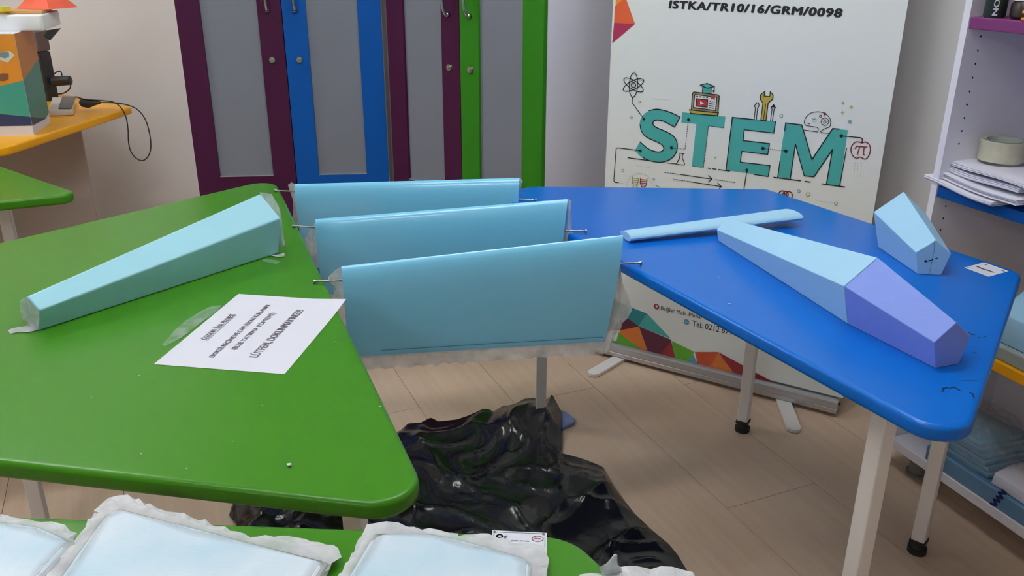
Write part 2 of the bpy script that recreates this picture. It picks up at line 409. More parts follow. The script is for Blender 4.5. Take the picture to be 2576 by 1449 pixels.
# ---------------------------------------------------------------- film wrapped wings hung between the tables
def naca(t): return 5 * .125 * (.2969 * math.sqrt(t) - .126 * t - .3516 * t * t + .2843 * t ** 3 - .1036 * t ** 4)
def nail(parent, a, b):
    a, b = Vector(a), Vector(b); d = (b - a).normalized(); bm = bmesh.new()
    cyl(bm, a, b, .0019, 12); cyl(bm, a - d * .0015, a + d * .001, .0046, 14); cyl(bm, a + d * .001, a + d * .006, .0036, 14, .0019)
    sharp(obj('nail', bm, M['steel'], parent))
def wing(label, nl, nr, LE0, LE1, TE0, TE1, n0, n1, flaps, strip):
    a, b = at(*nl, T + .005), at(*nr, T + .005); pl = vert_plane(a, b); base = pl.P(.33, T)
    t = thing('foam_wing', base, label, 'wing', 'film wrapped foam wings hanging on nails')
    ts = [.5 * (1 - math.cos(math.pi * k / 14)) for k in range(15)]
    rings = []
    NS = 14
    for i in range(NS + 1):
        s = i / NS
        le = Vector(LE0).lerp(Vector(LE1), s); te = Vector(TE0).lerp(Vector(TE1), s); ch = (te - le).length
        ring = []
        for k in range(14, 0, -1): q = le.lerp(te, ts[k]); ring.append(pl.P(q.x, q.y, naca(ts[k]) * ch))
        for k in range(0, 15): q = le.lerp(te, ts[k]); ring.append(pl.P(q.x, q.y, -naca(ts[k]) * ch))
        rings.append(ring)
    bm = bmesh.new(); loft(bm, rings); sharp(obj('foam_core', bm, M['wing'], t), 40)
    nail(t, a, pl.P(n0[0] + .05, n0[1])); nail(t, b, pl.P(n1[0] - .05, n1[1]))
    rnd = random.Random(label)
    for poly in flaps:
        bm = bmesh.new(); cx = sum(p[0] for p in poly) / len(poly); cy = sum(p[1] for p in poly) / len(poly)
        pp = []
        for i, p in enumerate(poly):
            q = poly[(i + 1) % len(poly)]
            for k in range(3):
                e = .0016 if k else .0006
                pp.append((p[0] + (q[0] - p[0]) * k / 3 + rnd.uniform(-e, e), p[1] + (q[1] - p[1]) * k / 3 + rnd.uniform(-e, e)))
        V = [bm.verts.new(pl.P(u, v, rnd.uniform(-.0022, .0022))) for u, v in pp]; cv = bm.verts.new(pl.P(cx, cy, .0015))
        for i in range(len(V)): bm.faces.new((V[i], V[(i + 1) % len(V)], cv))
        bmesh.ops.recalc_face_normals(bm, faces=bm.faces[:])
        obj('film_flap', bm, M['film'], t, smooth=True)
    if strip:
        bm = bmesh.new(); (u0, v0), (u1, v1), w = strip; R = []
        for i in range(41):
            s = i / 40; u = u0 + (u1 - u0) * s; v = v0 + (v1 - v0) * s
            R.append([bm.verts.new(pl.P(u, v - w * k / 3 + (rnd.uniform(-.004, .003) if k == 3 else 0), .001 + rnd.uniform(-.0018, .0018) * k)) for k in range(4)])
        for r, q in zip(R, R[1:]):
            for k in range(3): bm.faces.new((r[k], q[k], q[k + 1], r[k + 1]))
        obj('film_hem', bm, M['film'], t, smooth=True)
    return t, pl
wn, wpl = wing('nearest of three film wrapped wings hung on nails, its film hem hanging below', (790.3, 708), (1612, 660.8), (.053, .733), (.610, .766), (.056, .535), (.584, .531), (.03, .704), (.618, .706),
     [[(.056, .732), (.046, .729), (.028, .716), (.027, .708), (.037, .700), (.034, .672), (.036, .60), (.058, .60)],
      [(.609, .725), (.611, .690), (.620, .650), (.638, .609), (.634, .588), (.622, .575), (.620, .565), (.606, .545), (.592, .512), (.578, .500), (.580, .535)]],
     ((.06, .540), (.583, .534), .028))
bm = bmesh.new(); stroke(bm, wpl, [(.12, .5515), (.35, .549), (.578, .5455)], .0016, .0048); obj('trailing_edge_line', bm, mat('deep_blue_seam', (70, 128, 160), .5), wn)
wing('middle of three film wrapped wings hung on nails between the tables', (737.4, 568), (1474.3, 581), (.054, .722), (.629, .779), (.056, .530), (.610, .560), (.049, .700), (.640, .704),
     [[(.054, .722), (.050, .712), (.033, .690), (.024, .672), (.030, .630), (.036, .60), (.058, .60)],
      [(.628, .779), (.636, .777), (.640, .720), (.642, .690), (.648, .676), (.636, .640), (.622, .60), (.620, .68)]], ((.06, .535), (.61, .563), .022))
wing('farthest of three film wrapped wings hung on nails between the tables', (692.5, 479), (1348, 502.7), (.056, .724), (.649, .761), (.060, .540), (.640, .555), (.049, .703), (.648, .705),
     [[(.056, .724), (.046, .729), (.036, .720), (.044, .700), (.046, .66), (.040, .62), (.06, .60)],
      [(.648, .762), (.656, .756), (.655, .748), (.650, .735), (.646, .70)]], ((.06, .545), (.64, .558), .02))

# ---------------------------------------------------------------- pentagonal foam bodies
def penta(o, ax, w, sw, sh, h, bm=None, z0=T):
    """ground point o = left bottom corner looking along -ax; w bottom width, sw shoulder width"""
    c = Vector((ax.y, -ax.x, 0)) * -1
    m = o + c * (w / 2)
    return [m - c * (w / 2), m + c * (w / 2), m + c * (sw / 2) + Vector((0, 0, sh)), m + Vector((0, 0, h)), m - c * (sw / 2) + Vector((0, 0, sh))]
def V3(x, y, z=T): return Vector((x, y, z))
def sect(bl, cr, w, sw, sh, h):
    cr = Vector((cr[0], cr[1], 0)).normalized(); m = V3(*bl) + cr * (w / 2); up = Vector((0, 0, 1))
    return [m - cr * (w / 2), m + cr * (w / 2), m + cr * (sw / 2) + up * sh, m + up * h, m - cr * (sw / 2) + up * sh]
def faceted(name, rings, m, parent, bev=.0012):
    a, b = rings[0], rings[-1]; bm = bmesh.new(); loft(bm, [[p.lerp(q, k / 10) for p, q in zip(a, b)] for k in range(11)])
    es = [e for e in bm.edges if len(e.link_faces) == 2 and e.calc_face_angle() > .25]
    bmesh.ops.bevel(bm, geom=es, offset=bev, segments=3, affect='EDGES', profile=.5)
    return obj(name, bm, m, parent)
fz = thing('foam_fuselage', V3(.56, 1.45), 'long bare foam fuselage with pale blue tail and lavender nose', 'fuselage')
cr = (.940, .342)
small = sect((.4565, 1.806), cr, .038, .052, .027, .050)
midr = sect((.579, 1.355), cr, .082, .122, .072, .116)
nose = sect((.653, 1.185), cr, .047, .073, .046, .074)
faceted('tail_cone', [small, midr], M['foam'], fz)
midr2 = [p + Vector((.0005, -.0012, 0)) for p in midr]
faceted('nose', [midr2, nose], M['violet'], fz)
bk = thing('foam_block', V3(.83, 1.7), 'short five sided pale blue foam block at the right of the blue table', 'foam block')
cb = (.993, -.115)
faceted('body', [sect((.808, 1.601), cb, .045, .067, .0455, .072), sect((.796, 1.770), cb, .066, .108, .078, .125)], M['foam'], bk)
bm = bmesh.new(); bp_ = Plane(V3(.808, 1.601, 0), Vector(cb + (0,)), (0, 0, 1))
z5 = lambda x, y: bp_.uv(2160 + x * .48316, y * .48316)
stroke(bm, bp_, [z5(393, 1252), z5(392, 1300), z5(378, 1370), z5(365, 1428)], .0005, .0016)
for pts in (((342, 1360), (350, 1362), (348, 1354)), ((356, 1358), (372, 1354), (384, 1350)), ((400, 1344), (408, 1342))):
    stroke(bm, bp_, [z5(*q) for q in pts], .0018, .0018)
obj('pen_mark', bm, M['ink'], bk)
# tail wing: flat strip with a rounded section
tw = thing('foam_tail_wing', V3(.45, 1.87), 'slim pale blue foam strip crossing behind the fuselage tail', 'wing')
bm = bmesh.new(); L0, L1 = V3(.250, 1.808), V3(.662, 1.942, T + .012); rings = []
for i in range(13):
    s = i / 12; c0 = L0.lerp(L1, s); w = .056 + .020 * s; d = Vector((-.31, .95, 0)); th = .011
    rings.append([c0 + d * (w * (.5 - .5 * math.cos(a)) - w / 2) + Vector((0, 0, th + th * math.sin(a) * (1 - .45 * (.5 - .5 * math.cos(a)))))
                  for a in [2 * math.pi * k / 20 for k in range(20)]])
loft(bm, rings); sharp(obj('strip', bm, M['foam'], tw), 40)

# fuselage wrapped in film on the green table
gz = thing('wrapped_fuselage', V3(-.66, 1.52), 'film wrapped foam fuselage lying on the large green table', 'fuselage')
cg = (-.801, .599)
sm, bg = sect((-.791, 1.310), cg, .040, .068, .041, .057), sect((-.492, 1.709), cg, .082, .116, .081, .123)
faceted('body', [sm, bg], M['teal'], gz, .003)
def film(name, pts3, parent, m, seed=0, amp=.002):
    rnd = random.Random(seed); bm = bmesh.new(); pts = []
    for i, p in enumerate(pts3):
        q = pts3[(i + 1) % len(pts3)]
        for k in range(3): pts.append(Vector(p).lerp(Vector(q), k / 3) + Vector((rnd.uniform(-amp, amp), rnd.uniform(-amp, amp), rnd.uniform(0, amp))))
    c = sum(pts, Vector()) / len(pts); cv = bm.verts.new(c + Vector((0, 0, amp))); V = [bm.verts.new(p) for p in pts]
    for i in range(len(V)): bm.faces.new((V[i], V[(i + 1) % len(V)], cv))
    bmesh.ops.recalc_face_normals(bm, faces=bm.faces[:])
    return obj(name, bm, m, parent, smooth=True)
ax = Vector((.599, .801, 0))
# the film bunched over the small end and lying flat in front of it
g_end = vert_plane(V3(-.791, 1.310), V3(-.791 - .801, 1.310 + .599))
ep = [g_end.P(*g_end.uv(*q)) - ax * .004 for q in ((72, 745), (60, 756), (57, 775), (58, 792), (63, 803), (71, 806), (73, 815), (80, 823), (102, 828), (105, 800), (106, 783), (90, 765))]
film('film_end', ep, gz, M['film'], 3, .001)
film('film_flap', [at(*q, T + .0012) for q in ((20, 832), (30, 826), (55, 822), (85, 818), (103, 822), (103, 829), (70, 836), (45, 836), (25, 840))], gz, M['film'], 4, .0006)
b_end = vert_plane(bg[0] + ax * .008, bg[1] + ax * .008)
film('film_end', [b_end.P(*b_end.uv(*q)) for q in ((652, 485), (668, 486), (684, 489), (699, 515), (707, 545), (712, 575), (715, 600), (717, 617), (708, 621), (703, 634), (702, 600), (702, 552), (690, 532), (671, 508))], gz, M['film'], 5, .001)
film('film_flap', [at(*q, T + .002) for q in ((676, 642), (700, 640), (716, 638), (716, 645), (700, 647))], gz, M['film'], 7, .001)
film('film_flap', [at(*q, T + .002) for q in ((655, 651), (676, 653), (695, 655), (710, 661), (690, 664), (666, 660))], gz, M['clear'], 8, .002)

# ---------------------------------------------------------------- paper notice
nt_ = thing('paper_notice', at(630, 840, T), 'white printed paper notice on the green table beside the wings', 'paper')
pc = [at(*q, T) for q in ((387, 917), (716, 942), (871, 758), (600, 740))]
pap = Plane(pc[0] + Vector((0, 0, .0008)), pc[3] - pc[0], Vector((0, 0, 1)).cross(pc[3] - pc[0]) * 1)   # u along the lines of text
bm = bmesh.new()
N1, N2 = 10, 10
G = []
for i in range(N1 + 1):
    row = []
    for j in range(N2 + 1):
        p = pc[0].lerp(pc[1], i / N1).lerp(pc[3].lerp(pc[2], i / N1), j / N2); k = max(0, i / N1 - .7) * max(0, j / N2 - .75)
        row.append(bm.verts.new((p.x, p.y, T + .0006 + .05 * k)))
    G.append(row)
for i in range(N1):
    for j in range(N2): bm.faces.new((G[i][j], G[i + 1][j], G[i + 1][j + 1], G[i][j + 1]))
obj('sheet', bm, M['paper'], nt_, smooth=True)
bm = bmesh.new()
zp = lambda x, y: pap.uv(370 + x * .20186, 720 + y * .20186)
for s, a, b, h, bold in (('ÖZGÜN İHA PROJESİ', (735, 668), (1105, 352), .0100, .03), ('EPOKSİ REÇİNE VE CAM ELYAFI KULLANIMI', (828, 888), (1537, 238), .0090, .03),
                         ('(ELLE YATIRMA YÖNTEMİ)', (1105, 792), (1602, 335), .0090, .03), ('LÜTFEN, DOKUNMAYINIZ!!!', (1372, 888), (1955, 300), .0140, .03)):
    bm = bmesh.new(); text_on(bm, s, pap, zp(*a), zp(*b), h, .0004, bold=bold)
    obj('text_line', bm, M['ink2'], nt_)
bm = bmesh.new(); a, b = zp(745, 680), zp(1110, 360); stroke(bm, pap, [a, b], .0007, .0004); obj('underline', bm, M['ink2'], nt_)
ct = film('clear_tape', [at(*q, T + .0016) for q in ((408, 868), (440, 830), (470, 805), (520, 775), (545, 768), (560, 768), (548, 782), (500, 815), (455, 850), (415, 872))], None, M['clear'], 9, .0006)
tag(ct, 'strip of clear tape holding the left edge of the paper notice', 'tape')
# ---------------------------------------------------------------- cabinets
def cabinet(label, L, R, depth, colours, split):
    L, R = Vector((L[0], L[1], 0)), Vector((R[0], R[1], 0)); pl = vert_plane(L, R); Wd = (R - L).length; top = 1.9
    t = thing('cabinet', L.lerp(R, .5), label, 'cabinet')
    rz = math.atan2(pl.e1.y, pl.e1.x)
    def bx(bm, u0, u1, z0, z1, n0, n1, bev=0):
        box(bm, pl.P((u0 + u1) / 2, (z0 + z1) / 2, (n0 + n1) / 2), (u1 - u0, abs(n1 - n0), z1 - z0), rz, bev=bev)
    bm = bmesh.new()
    for u0 in (0, Wd - .018): bx(bm, u0, u0 + .018, 0, top, -depth, -.002)
    bx(bm, .018, Wd - .018, 0, .08, -depth, -.03); bx(bm, .018, Wd - .018, top - .02, top, -depth, -.002); bx(bm, .018, Wd - .018, .08, top, -depth, -depth + .008)
    obj('carcass', bm, M['white'], t)
    for z in (.42, .78, 1.14, 1.5):
        bm = bmesh.new(); bx(bm, .018, Wd - .018, z, z + .018, -depth + .008, -.03); obj('shelf', bm, M['white'], t)
    for k, (u0, u1) in enumerate(((.001, split - .0015), (split + .0015, Wd - .001))):
        st = .082; bm = bmesh.new()
        bx(bm, u0, u0 + st, .09, top - .005, 0, .018); bx(bm, u1 - st, u1, .09, top - .005, 0, .018)
        bx(bm, u0 + st, u1 - st, .09, .508, 0, .018); bx(bm, u0 + st, u1 - st, top - .09, top - .005, 0, .018)
        d = obj('door', bm, M[colours[k]], t)
        bm = bmesh.new(); bx(bm, u0 + st - .004, u1 - st + .004, .504, top - .086, .004, .009); obj('glass_panel', bm, M['frost'], d)
        bm = bmesh.new()
        e = .0025
        bx(bm, u0 + st, u1 - st, .508, .508 + e, .009, .0185)
        obj('glass_bead', bm, M['alu'], d)
        hu = u1 - .046 if k == 0 else u0 + .046
        bm = bmesh.new()
        tube(bm, smooth_path([pl.P(hu, 1.10, .018), pl.P(hu, 1.102, .034), pl.P(hu, 1.125, .046), pl.P(hu, 1.165, .052), pl.P(hu, 1.205, .046), pl.P(hu, 1.228, .034), pl.P(hu, 1.23, .018)], 4), .0055, 10)
        for z in (1.10, 1.23): cyl(bm, pl.P(hu, z, .018), pl.P(hu, z, .032), .0085, 14, .007)
        obj('handle', bm, M['chrome'], d, smooth=True)
        lk = bmesh.new(); cyl(lk, pl.P(hu, .93, .018), pl.P(hu, .93, .024), .0125, 20, .0105); cyl(lk, pl.P(hu, .93, .024), pl.P(hu, .93, .027), .008, 16, .007)
        box(lk, pl.P(hu, .93, .0273), (.0015, .001, .008), rz)
        sharp(obj('lock', lk, M['steel'], d))
    return pl
def line_hit(px, py, p0, d):                # ground point where the pixel's vertical plane meets a ground line
    r = ray(px, py); m = Matrix(((r.x, -d[0]), (r.y, -d[1]))); s = m.inverted() @ Vector((p0[0], p0[1])); return (r.x * s.x, r.y * s.x)
ca = math.radians(6); d1 = (math.cos(ca), math.sin(ca)); m1 = (-.814, 3.166)
c1L, c1M, c1R = [line_hit(x, 148, m1, d1) for x in (460, 721, 965)]
cp1 = cabinet('cabinet with one aubergine and one blue glazed door, beside the bare wall', c1L, c1R, .36, ('aubergine', 'cabblue'), (Vector(c1M) - Vector(c1L)).length)
c2L, c2R = (-.435, 3.166), (.105, 2.720)
cp2 = cabinet('cabinet with one aubergine and one green glazed door, behind the roll up banner', c2L, c2R, .4, ('aubergine', 'cabgreen'), .35)
# what shows dimly through the frosted doors
bm = bmesh.new(); q = cp1.P(.19, .52, -.14); box(bm, q, (.26, .14, .16), ca)
o = obj('storage_box', bm, mat('teal_card', (60, 140, 150), .7), base=(q.x, q.y, .438)); tag(o, 'teal box seen dimly behind the frosted aubergine door', 'box')

# ---------------------------------------------------------------- roll up banner
PL, PR = at(1490, 891, 0), at(2094, 1050, 0)
bn = thing('roll_up_banner', PL.lerp(PR, .5), 'white roll up banner with big teal word STEM in front of the cabinets', 'banner')
bf = vert_plane(PL, PR); BW = (PR - PL).length; brz = math.atan2(bf.e1.y, bf.e1.x)
gpz = Plane(bf.P(0, 0, -.0205), bf.e1, bf.e2)
bm = bmesh.new()
prof = [(.012, -.002), (.015, 0), (.027, .001), (.029, -.001), (.031, .001), (.049, 0), (.054, -.003), (.056, -.010), (.056, -.018), (.046, -.020), (.046, -.023), (.056, -.023), (.054, -.06), (.044, -.078), (.012, -.078)]
loft(bm, [[bf.P(u, z, n) for z, n in prof] for u in (0, BW)]); obj('base', bm, M['alu'], bn)
for u in (-.004, BW + .004):
    bm = bmesh.new(); loft(bm, [[bf.P(u + s, z + .0, n) for z, n in prof[:8] + prof[8:9] + prof[11:]] for s in (-.004, .004)]); e = obj('end_cap', bm, M['alu'], bn)
    bm = bmesh.new(); s = -1 if u < 0 else 1; cyl(bm, bf.P(u + s * .004, .034, -.03), bf.P(u + s * .0075, .034, -.03), .004, 12); obj('screw', bm, M['rubber'], e)
for fu, fu2 in ((.10, .075), (BW - .155, BW - .08)):
    bm = bmesh.new(); pts = []
    a, b = bf.P(fu, .006, -.02), bf.P(fu2 if fu < .3 else fu2, .006, .135)
    d = (b - a).normalized(); n = Vector((-d.y, d.x, 0)) * .021
    poly = [a + n, a - n, b - n] + [b + (Vector((math.cos(t), math.sin(t), 0)) * 0) + d * .021 * math.sin(t) - n * math.cos(t) for t in [math.pi * k / 8 for k in range(1, 8)]] + [b + n]
    slab(bm, poly, .001, .0118, .0015, 2); obj('foot', bm, M['leg'], bn)
uL = gpz.uv(1514, 468)[0]; uR = gpz.uv(2186.6, 560)[0]; uL2 = gpz.uv(1550, 0)[0]; uR2 = gpz.uv(2293, 0)[0]
print('banner u', uL, uL2, uR, uR2, BW)
uL, uR = (uL + uL2) / 2, (uR + uR2) / 2
bm = bmesh.new(); box(bm, gpz.P((uL + uR) / 2, 1.03, -.0004), (uR - uL, .0006, 1.94), brz); obj('graphic_sheet', bm, M['banner'], bn)
bm = bmesh.new(); box(bm, gpz.P((uL + uR) / 2, 2.005, 0), (uR - uL + .01, .016, .025), brz); obj('top_rail', bm, M['alu'], bn)
bm = bmesh.new(); cyl(bm, gpz.P((uL + uR) / 2, .058, -.022), gpz.P((uL + uR) / 2, 2.0, -.012), .008, 12); obj('pole', bm, M['alu'], bn)
cols = dict(teal=(72, 172, 166), ink=(24, 24, 30), teal2=(60, 150, 158), red=(176, 52, 56), gold=(190, 172, 72), khaki=(150, 148, 106), white=(232, 232, 230), orange=(222, 96, 52),
            amber=(232, 150, 50), magenta=(170, 44, 84), maroon=(92, 34, 58), crimson=(150, 40, 50), green=(96, 172, 44), grey=(168, 172, 172), brick=(200, 80, 48), tealdark=(40, 134, 142), sky=(92, 160, 188), blush=(214, 196, 196), ringteal=(130, 186, 188), rust=(214, 120, 48))
order = list(cols); PM = [mat('print_' + k, v, .55, var=.01) for k, v in cols.items()]; ix = {k: i for i, k in enumerate(order)}
Z4 = lambda x, y: gpz.uv(1500 + x * .35879, y * .35879)
Z7 = lambda x, y: gpz.uv(1540 + x * .24151, 170 + y * .24151)
Z8 = lambda x, y: gpz.uv(1840 + x * .22768, 210 + y * .22768)
Z2 = lambda x, y: gpz.uv(1480 + x * .31746, 640 + y * .31746)
ZA = lambda x, y: gpz.uv(1620 + x * .1087, 740 + y * .1087)
ZD = lambda x, y: gpz.uv(1560 + x * .05521, 420 + y * .05521)
mm = .0011
def F(bm, z, pts, c, lay=1): fill(bm, gpz, [z(*p) for p in pts], lay * .0004, ix[c])
def K(bm, z, pts, c='ink', w=2.2, lay=3, dash=None, close=False):
    q = [z(*p) for p in pts]; q = q + q[:1] if close else q
    stroke(bm, gpz, q, w * mm, lay * .0004, ix[c], dash)
def D(bm, z, c, r, col='ink', lay=4):                 # printed dot, r in millimetres
    u, v = z(*c); fill(bm, gpz, disc((u, v), r * .001), lay * .0004, ix[col])
def RING(bm, z, c, r, col, w=1.5, inner=None):
    u, v = z(*c)
    if inner: fill(bm, gpz, disc((u, v), r * .001), .0012, ix[inner])
    q = disc((u, v), r * .001); stroke(bm, gpz, q + q[:1], w * .001, .0014, ix[col])
def sm(pts, close=False, n=5):
    p = [Vector((a, b, 0)) for a, b in pts]
    if close: p = p + p[:1]
    return [(q.x, q.y) for q in smooth_path(p, n)]
# the big word
bm = bmesh.new()
S_out = sm([(708, 515), (640, 480), (560, 450), (480, 432), (400, 445), (340, 478), (300, 530), (286, 590), (300, 650), (335, 705), (400, 745), (470, 775), (520, 805), (538, 838), (525, 865), (490, 877), (430, 868), (370, 840), (290, 772)], n=4) + \
    [(235, 866)] + sm([(290, 920), (350, 955), (430, 980), (500, 985), (570, 972), (630, 935), (668, 880), (680, 820), (670, 760), (635, 710), (570, 670), (500, 640), (450, 615), (424, 580), (435, 553), (470, 543), (530, 555), (590, 585), (648, 620)], n=4)
F(bm, Z7, S_out, 'teal')
F(bm, Z7, [(730, 465), (1180, 510), (1168, 630), (1005, 608), (950, 1040), (830, 1022), (877, 585), (720, 572)], 'teal')
F(bm, Z4, [(955, 822), (1258, 850), (1245, 932), (1040, 910), (1030, 985), (1215, 1005), (1203, 1082), (1022, 1060), (1010, 1135), (1218, 1160), (1206, 1235), (910, 1192)], 'teal')
F(bm, Z8, [(600, 435), (778, 457), (890, 835), (1120, 497), (1287, 515), (1195, 1135), (1050, 1112), (1118, 728), (912, 1030), (805, 1018), (708, 670), (648, 1050), (512, 1032), (565, 640)], 'teal')
obj('word_print', bm, PM, bn)
# line drawings around the word
bm = bmesh.new()
K(bm, Z7, sm([(385, 448), (430, 437), (480, 433), (560, 450), (640, 480), (708, 515)]) + [(650, 620)] + sm([(590, 585), (530, 555), (470, 545), (435, 555), (425, 583), (450, 615), (500, 640), (570, 670), (635, 710), (670, 760), (680, 820), (668, 880), (630, 935), (570, 972), (500, 985), (430, 978), (375, 962), (320, 935)]), w=2.6)
K(bm, Z7, sm([(292, 595), (302, 650), (335, 703), (400, 745), (470, 775), (520, 805), (538, 838), (525, 865), (490, 877), (430, 868), (370, 840), (330, 808), (292, 772)]), w=2.6)
K(bm, Z7, [(165, 938), (375, 966)], w=2.6)
K(bm, Z7, [(295, 864), (60, 835), (48, 837), (42, 850), (18, 1170), (22, 1188), (32, 1195), (68, 1198)]); D(bm, Z7, (295, 866), 4.5)
K(bm, Z7, [(68, 1198), (150, 1212)], 'grey', 1.2, dash=.006)
for k in range(3):
    r = math.radians(3 + 60 * k) + math.pi / 2
    K(bm, Z7, [(x, y) for x, y in disc((223, 180), 126 if k == 0 else 118, 44, 28, r)], w=2.2, close=True)
K(bm, Z7, disc((223, 182), 25, n=16), w=2.2, close=True); F(bm, Z7, disc((223, 182), 13, n=12), 'blush', 3)
for c_ in ((235, 52), (125, 130), (312, 122)): D(bm, Z7, c_, 3.4, 'ringteal')
K(bm, Z7, [(212, 308), (210, 365), (335, 538)]); D(bm, Z7, (332, 536), 4.5); D(bm, Z7, (618, 833), 4.5); D(bm, Z7, (796, 542), 4.5)
K(bm, Z7, [(640, 838), (760, 850), (792, 565)], w=1.8, dash=.0052)
K(bm, Z7, [(1165, 626), (1004, 607), (952, 1040), (832, 1022)], w=1.9, dash=.0046)
K(bm, Z7, [(695, 890), (752, 896)]); K(bm, Z7, [(708, 895), (703, 940), (671, 1000), (680, 1008), (748, 1014), (756, 1003), (732, 940), (735, 896)]); K(bm, Z7, [(582, 993), (680, 1004)])
K(bm, Z7, [(540, 1090), (705, 1112)], dash=.0052); K(bm, Z7, [(712, 1112), (1040, 1160)]); K(bm, Z7, [(1005, 1122), (1041, 1160), (1002, 1190)]); K(bm, Z7, [(1075, 1165), (1280, 1195)], dash=.0052)
K(bm, Z7, [(632, 1160), (800, 1185)], dash=.0052); K(bm, Z7, [(800, 1186), (1137, 1238)]); K(bm, Z7, [(1100, 1200), (1138, 1238), (1118, 1258)])
for s in (((1000, 1047), (1026, 1051)), ((1050, 1054), (1084, 1059)), ((1108, 1062), (1225, 1077))): K(bm, Z7, s, w=2.6)
K(bm, Z4, [(935, 1196), (910, 1192), (955, 822), (1108, 838)], w=2.6)
K(bm, Z4, [(1258, 850), (1245, 932), (1038, 909), (1030, 985), (1215, 1006), (1203, 1082), (1021, 1060), (1010, 1136), (1219, 1160), (1206, 1237), (1105, 1222)], w=2.4)
K(bm, Z8, [(590, 517), (600, 435), (778, 457), (890, 838), (1120, 497), (1190, 503)], w=2.6); K(bm, Z8, [(537, 855), (512, 1035)]); K(bm, Z8, [(470, 1035), (762, 1073)], w=2.8); K(bm, Z8, [(818, 1080), (870, 1088)], w=2.8)
K(bm, Z8, [(650, 1050), (708, 670), (805, 1018), (912, 1030), (1118, 728), (1050, 1112)], w=2.6); K(bm, Z8, [(1272, 715), (1197, 1133)]); K(bm, Z8, [(1002, 1108), (1250, 1142)], w=2.8)
D(bm, Z8, (350, 716), 4.8); D(bm, Z8, (603, 746), 4.8); K(bm, Z8, [(370, 719), (600, 745)], w=1.8, dash=.0052)
D(bm, Z8, (172, 957), 4.6); K(bm, Z8, [(172, 957), (120, 1290)])
D(bm, Z8, (1215, 578), 4.8); K(bm, Z8, [(1215, 578), (1425, 598), (1443, 606), (1447, 622), (1443, 655)])
K(bm, Z8, sm([(1442, 657), (1480, 646), (1520, 670), (1536, 720), (1525, 780), (1495, 825), (1465, 832), (1425, 812), (1385, 825), (1345, 800), (1322, 745), (1330, 690), (1365, 650), (1405, 645)], True), 'crimson', 2.4)
K(bm, Z8, [(1368, 716), (1385, 692), (1497, 702)], 'crimson', 2.8); K(bm, Z8, [(1418, 697), (1392, 782)], 'crimson', 2.6); K(bm, Z8, [(1468, 702), (1457, 782), (1470, 785)], 'crimson', 2.6)
K(bm, Z8, [(800, 512), (955, 535), (962, 500), (945, 482)] + sm([(830, 465), (806, 435), (820, 380), (870, 330), (940, 312), (1010, 320), (1060, 350), (1095, 400), (1090, 470), (1040, 495)]) + [(985, 527), (992, 541), (1080, 551)], w=1.6)
gear = [(1033 + (46 if k % 2 else 37) * math.cos(k * math.pi / 9), 420 + (46 if k % 2 else 37) * math.sin(k * math.pi / 9)) for k in range(18)]
K(bm, Z8, gear, 'grey', 1.8, close=True); K(bm, Z8, gear, 'ink', 1.0, 4, close=True); K(bm, Z8, disc((1033, 424), 14), 'ink', 1.4, close=True)
F(bm, Z8, [(1015, 330), (1035, 315), (1052, 335), (1030, 355)], 'crimson', 3); K(bm, Z8, disc((985, 360), 12), 'ink', 1.4, close=True)
K(bm, Z8, [(900, 400), (925, 390)], w=1.2); K(bm, Z8, [(845, 440), (868, 448)], w=1.6); K(bm, Z8, disc((915, 398), 22), 'grey', 1, close=True)
for c_ in ((1233, 215), (1326, 260), (1230, 320)): F(bm, Z8, [(c_[0] - 24, c_[1]), (c_[0] - 6, c_[1] - 6), (c_[0], c_[1] - 24), (c_[0] + 6, c_[1] - 6), (c_[0] + 24, c_[1]), (c_[0] + 6, c_[1] + 6), (c_[0], c_[1] + 24), (c_[0] - 6, c_[1] + 6)], 'gold', 3)
for z, c_, r, col, inn in ((Z8, (552, 355), 4.2, 'ringteal', None), (Z8, (1310, 420), 3.8, 'ringteal', 'ringteal'), (Z8, (745, 1188), 4, 'ringteal', None), (Z8, (1155, 1325), 4.2, 'ringteal', 'white'), (Z8, (848, 1224), 5.2, 'gold', 'white'),
                       (Z7, (287, 355), 3, 'gold', None), (Z7, (203, 518), 3, 'ringteal', None), (Z7, (112, 1072), 4, 'khaki', 'white'), (Z7, (435, 1162), 3.2, 'ringteal', None)): RING(bm, z, c_, r, col, inner=inn)
D(bm, Z7, (1075, 937), 2.6, 'ringteal')
K(bm, Z8, sm([(520, 1225), (540, 1192), (575, 1188), (592, 1225), (580, 1245), (570, 1220), (590, 1195), (615, 1195), (628, 1230), (615, 1245), (608, 1215), (630, 1195), (655, 1200), (672, 1225), (668, 1275)]), 'crimson', 2.8)
K(bm, Z8, [(925, 1288), (1128, 1322)], 'grey', 1, dash=.006)
for x in (1365, 1400, 1440): K(bm, Z8, [(x, 870), (x - 12, 1040)], 'grey', .8, dash=.008)
K(bm, Z7, [(435, 322), (600, 333)], 'grey', 1, dash=.008); K(bm, Z7, [(250, 1020), (405, 1045)], 'grey', 1, dash=.007)
K(bm, Z7, [(285 + 132 * math.cos(t), 1232 + 132 * math.sin(t)) for t in [math.pi * (1 + k / 24) for k in range(25)]], 'grey', 1.2, dash=.005)
K(bm, ZD, [(565, 440), (555, 690), (620, 850), (560, 930)], 'khaki', 2); K(bm, ZD, [(850, 500), (810, 760), (740, 850), (800, 930)], 'khaki', 2)
for y in (500, 590, 670, 750): K(bm, ZD, [(570, y), (830, y + 35)], 'gold', 1.8)
K(bm, ZD, [(935, 490), (918, 720), (990, 890), (1060, 912), (1140, 890), (1200, 800), (1228, 530)], 'crimson', 2.4)
for y, a, b in ((560, 935, 1222), (640, 932, 1215), (722, 935, 1200), (808, 975, 1160)): K(bm, ZD, [(a, y), (b, y + 28)], 'crimson', 2)
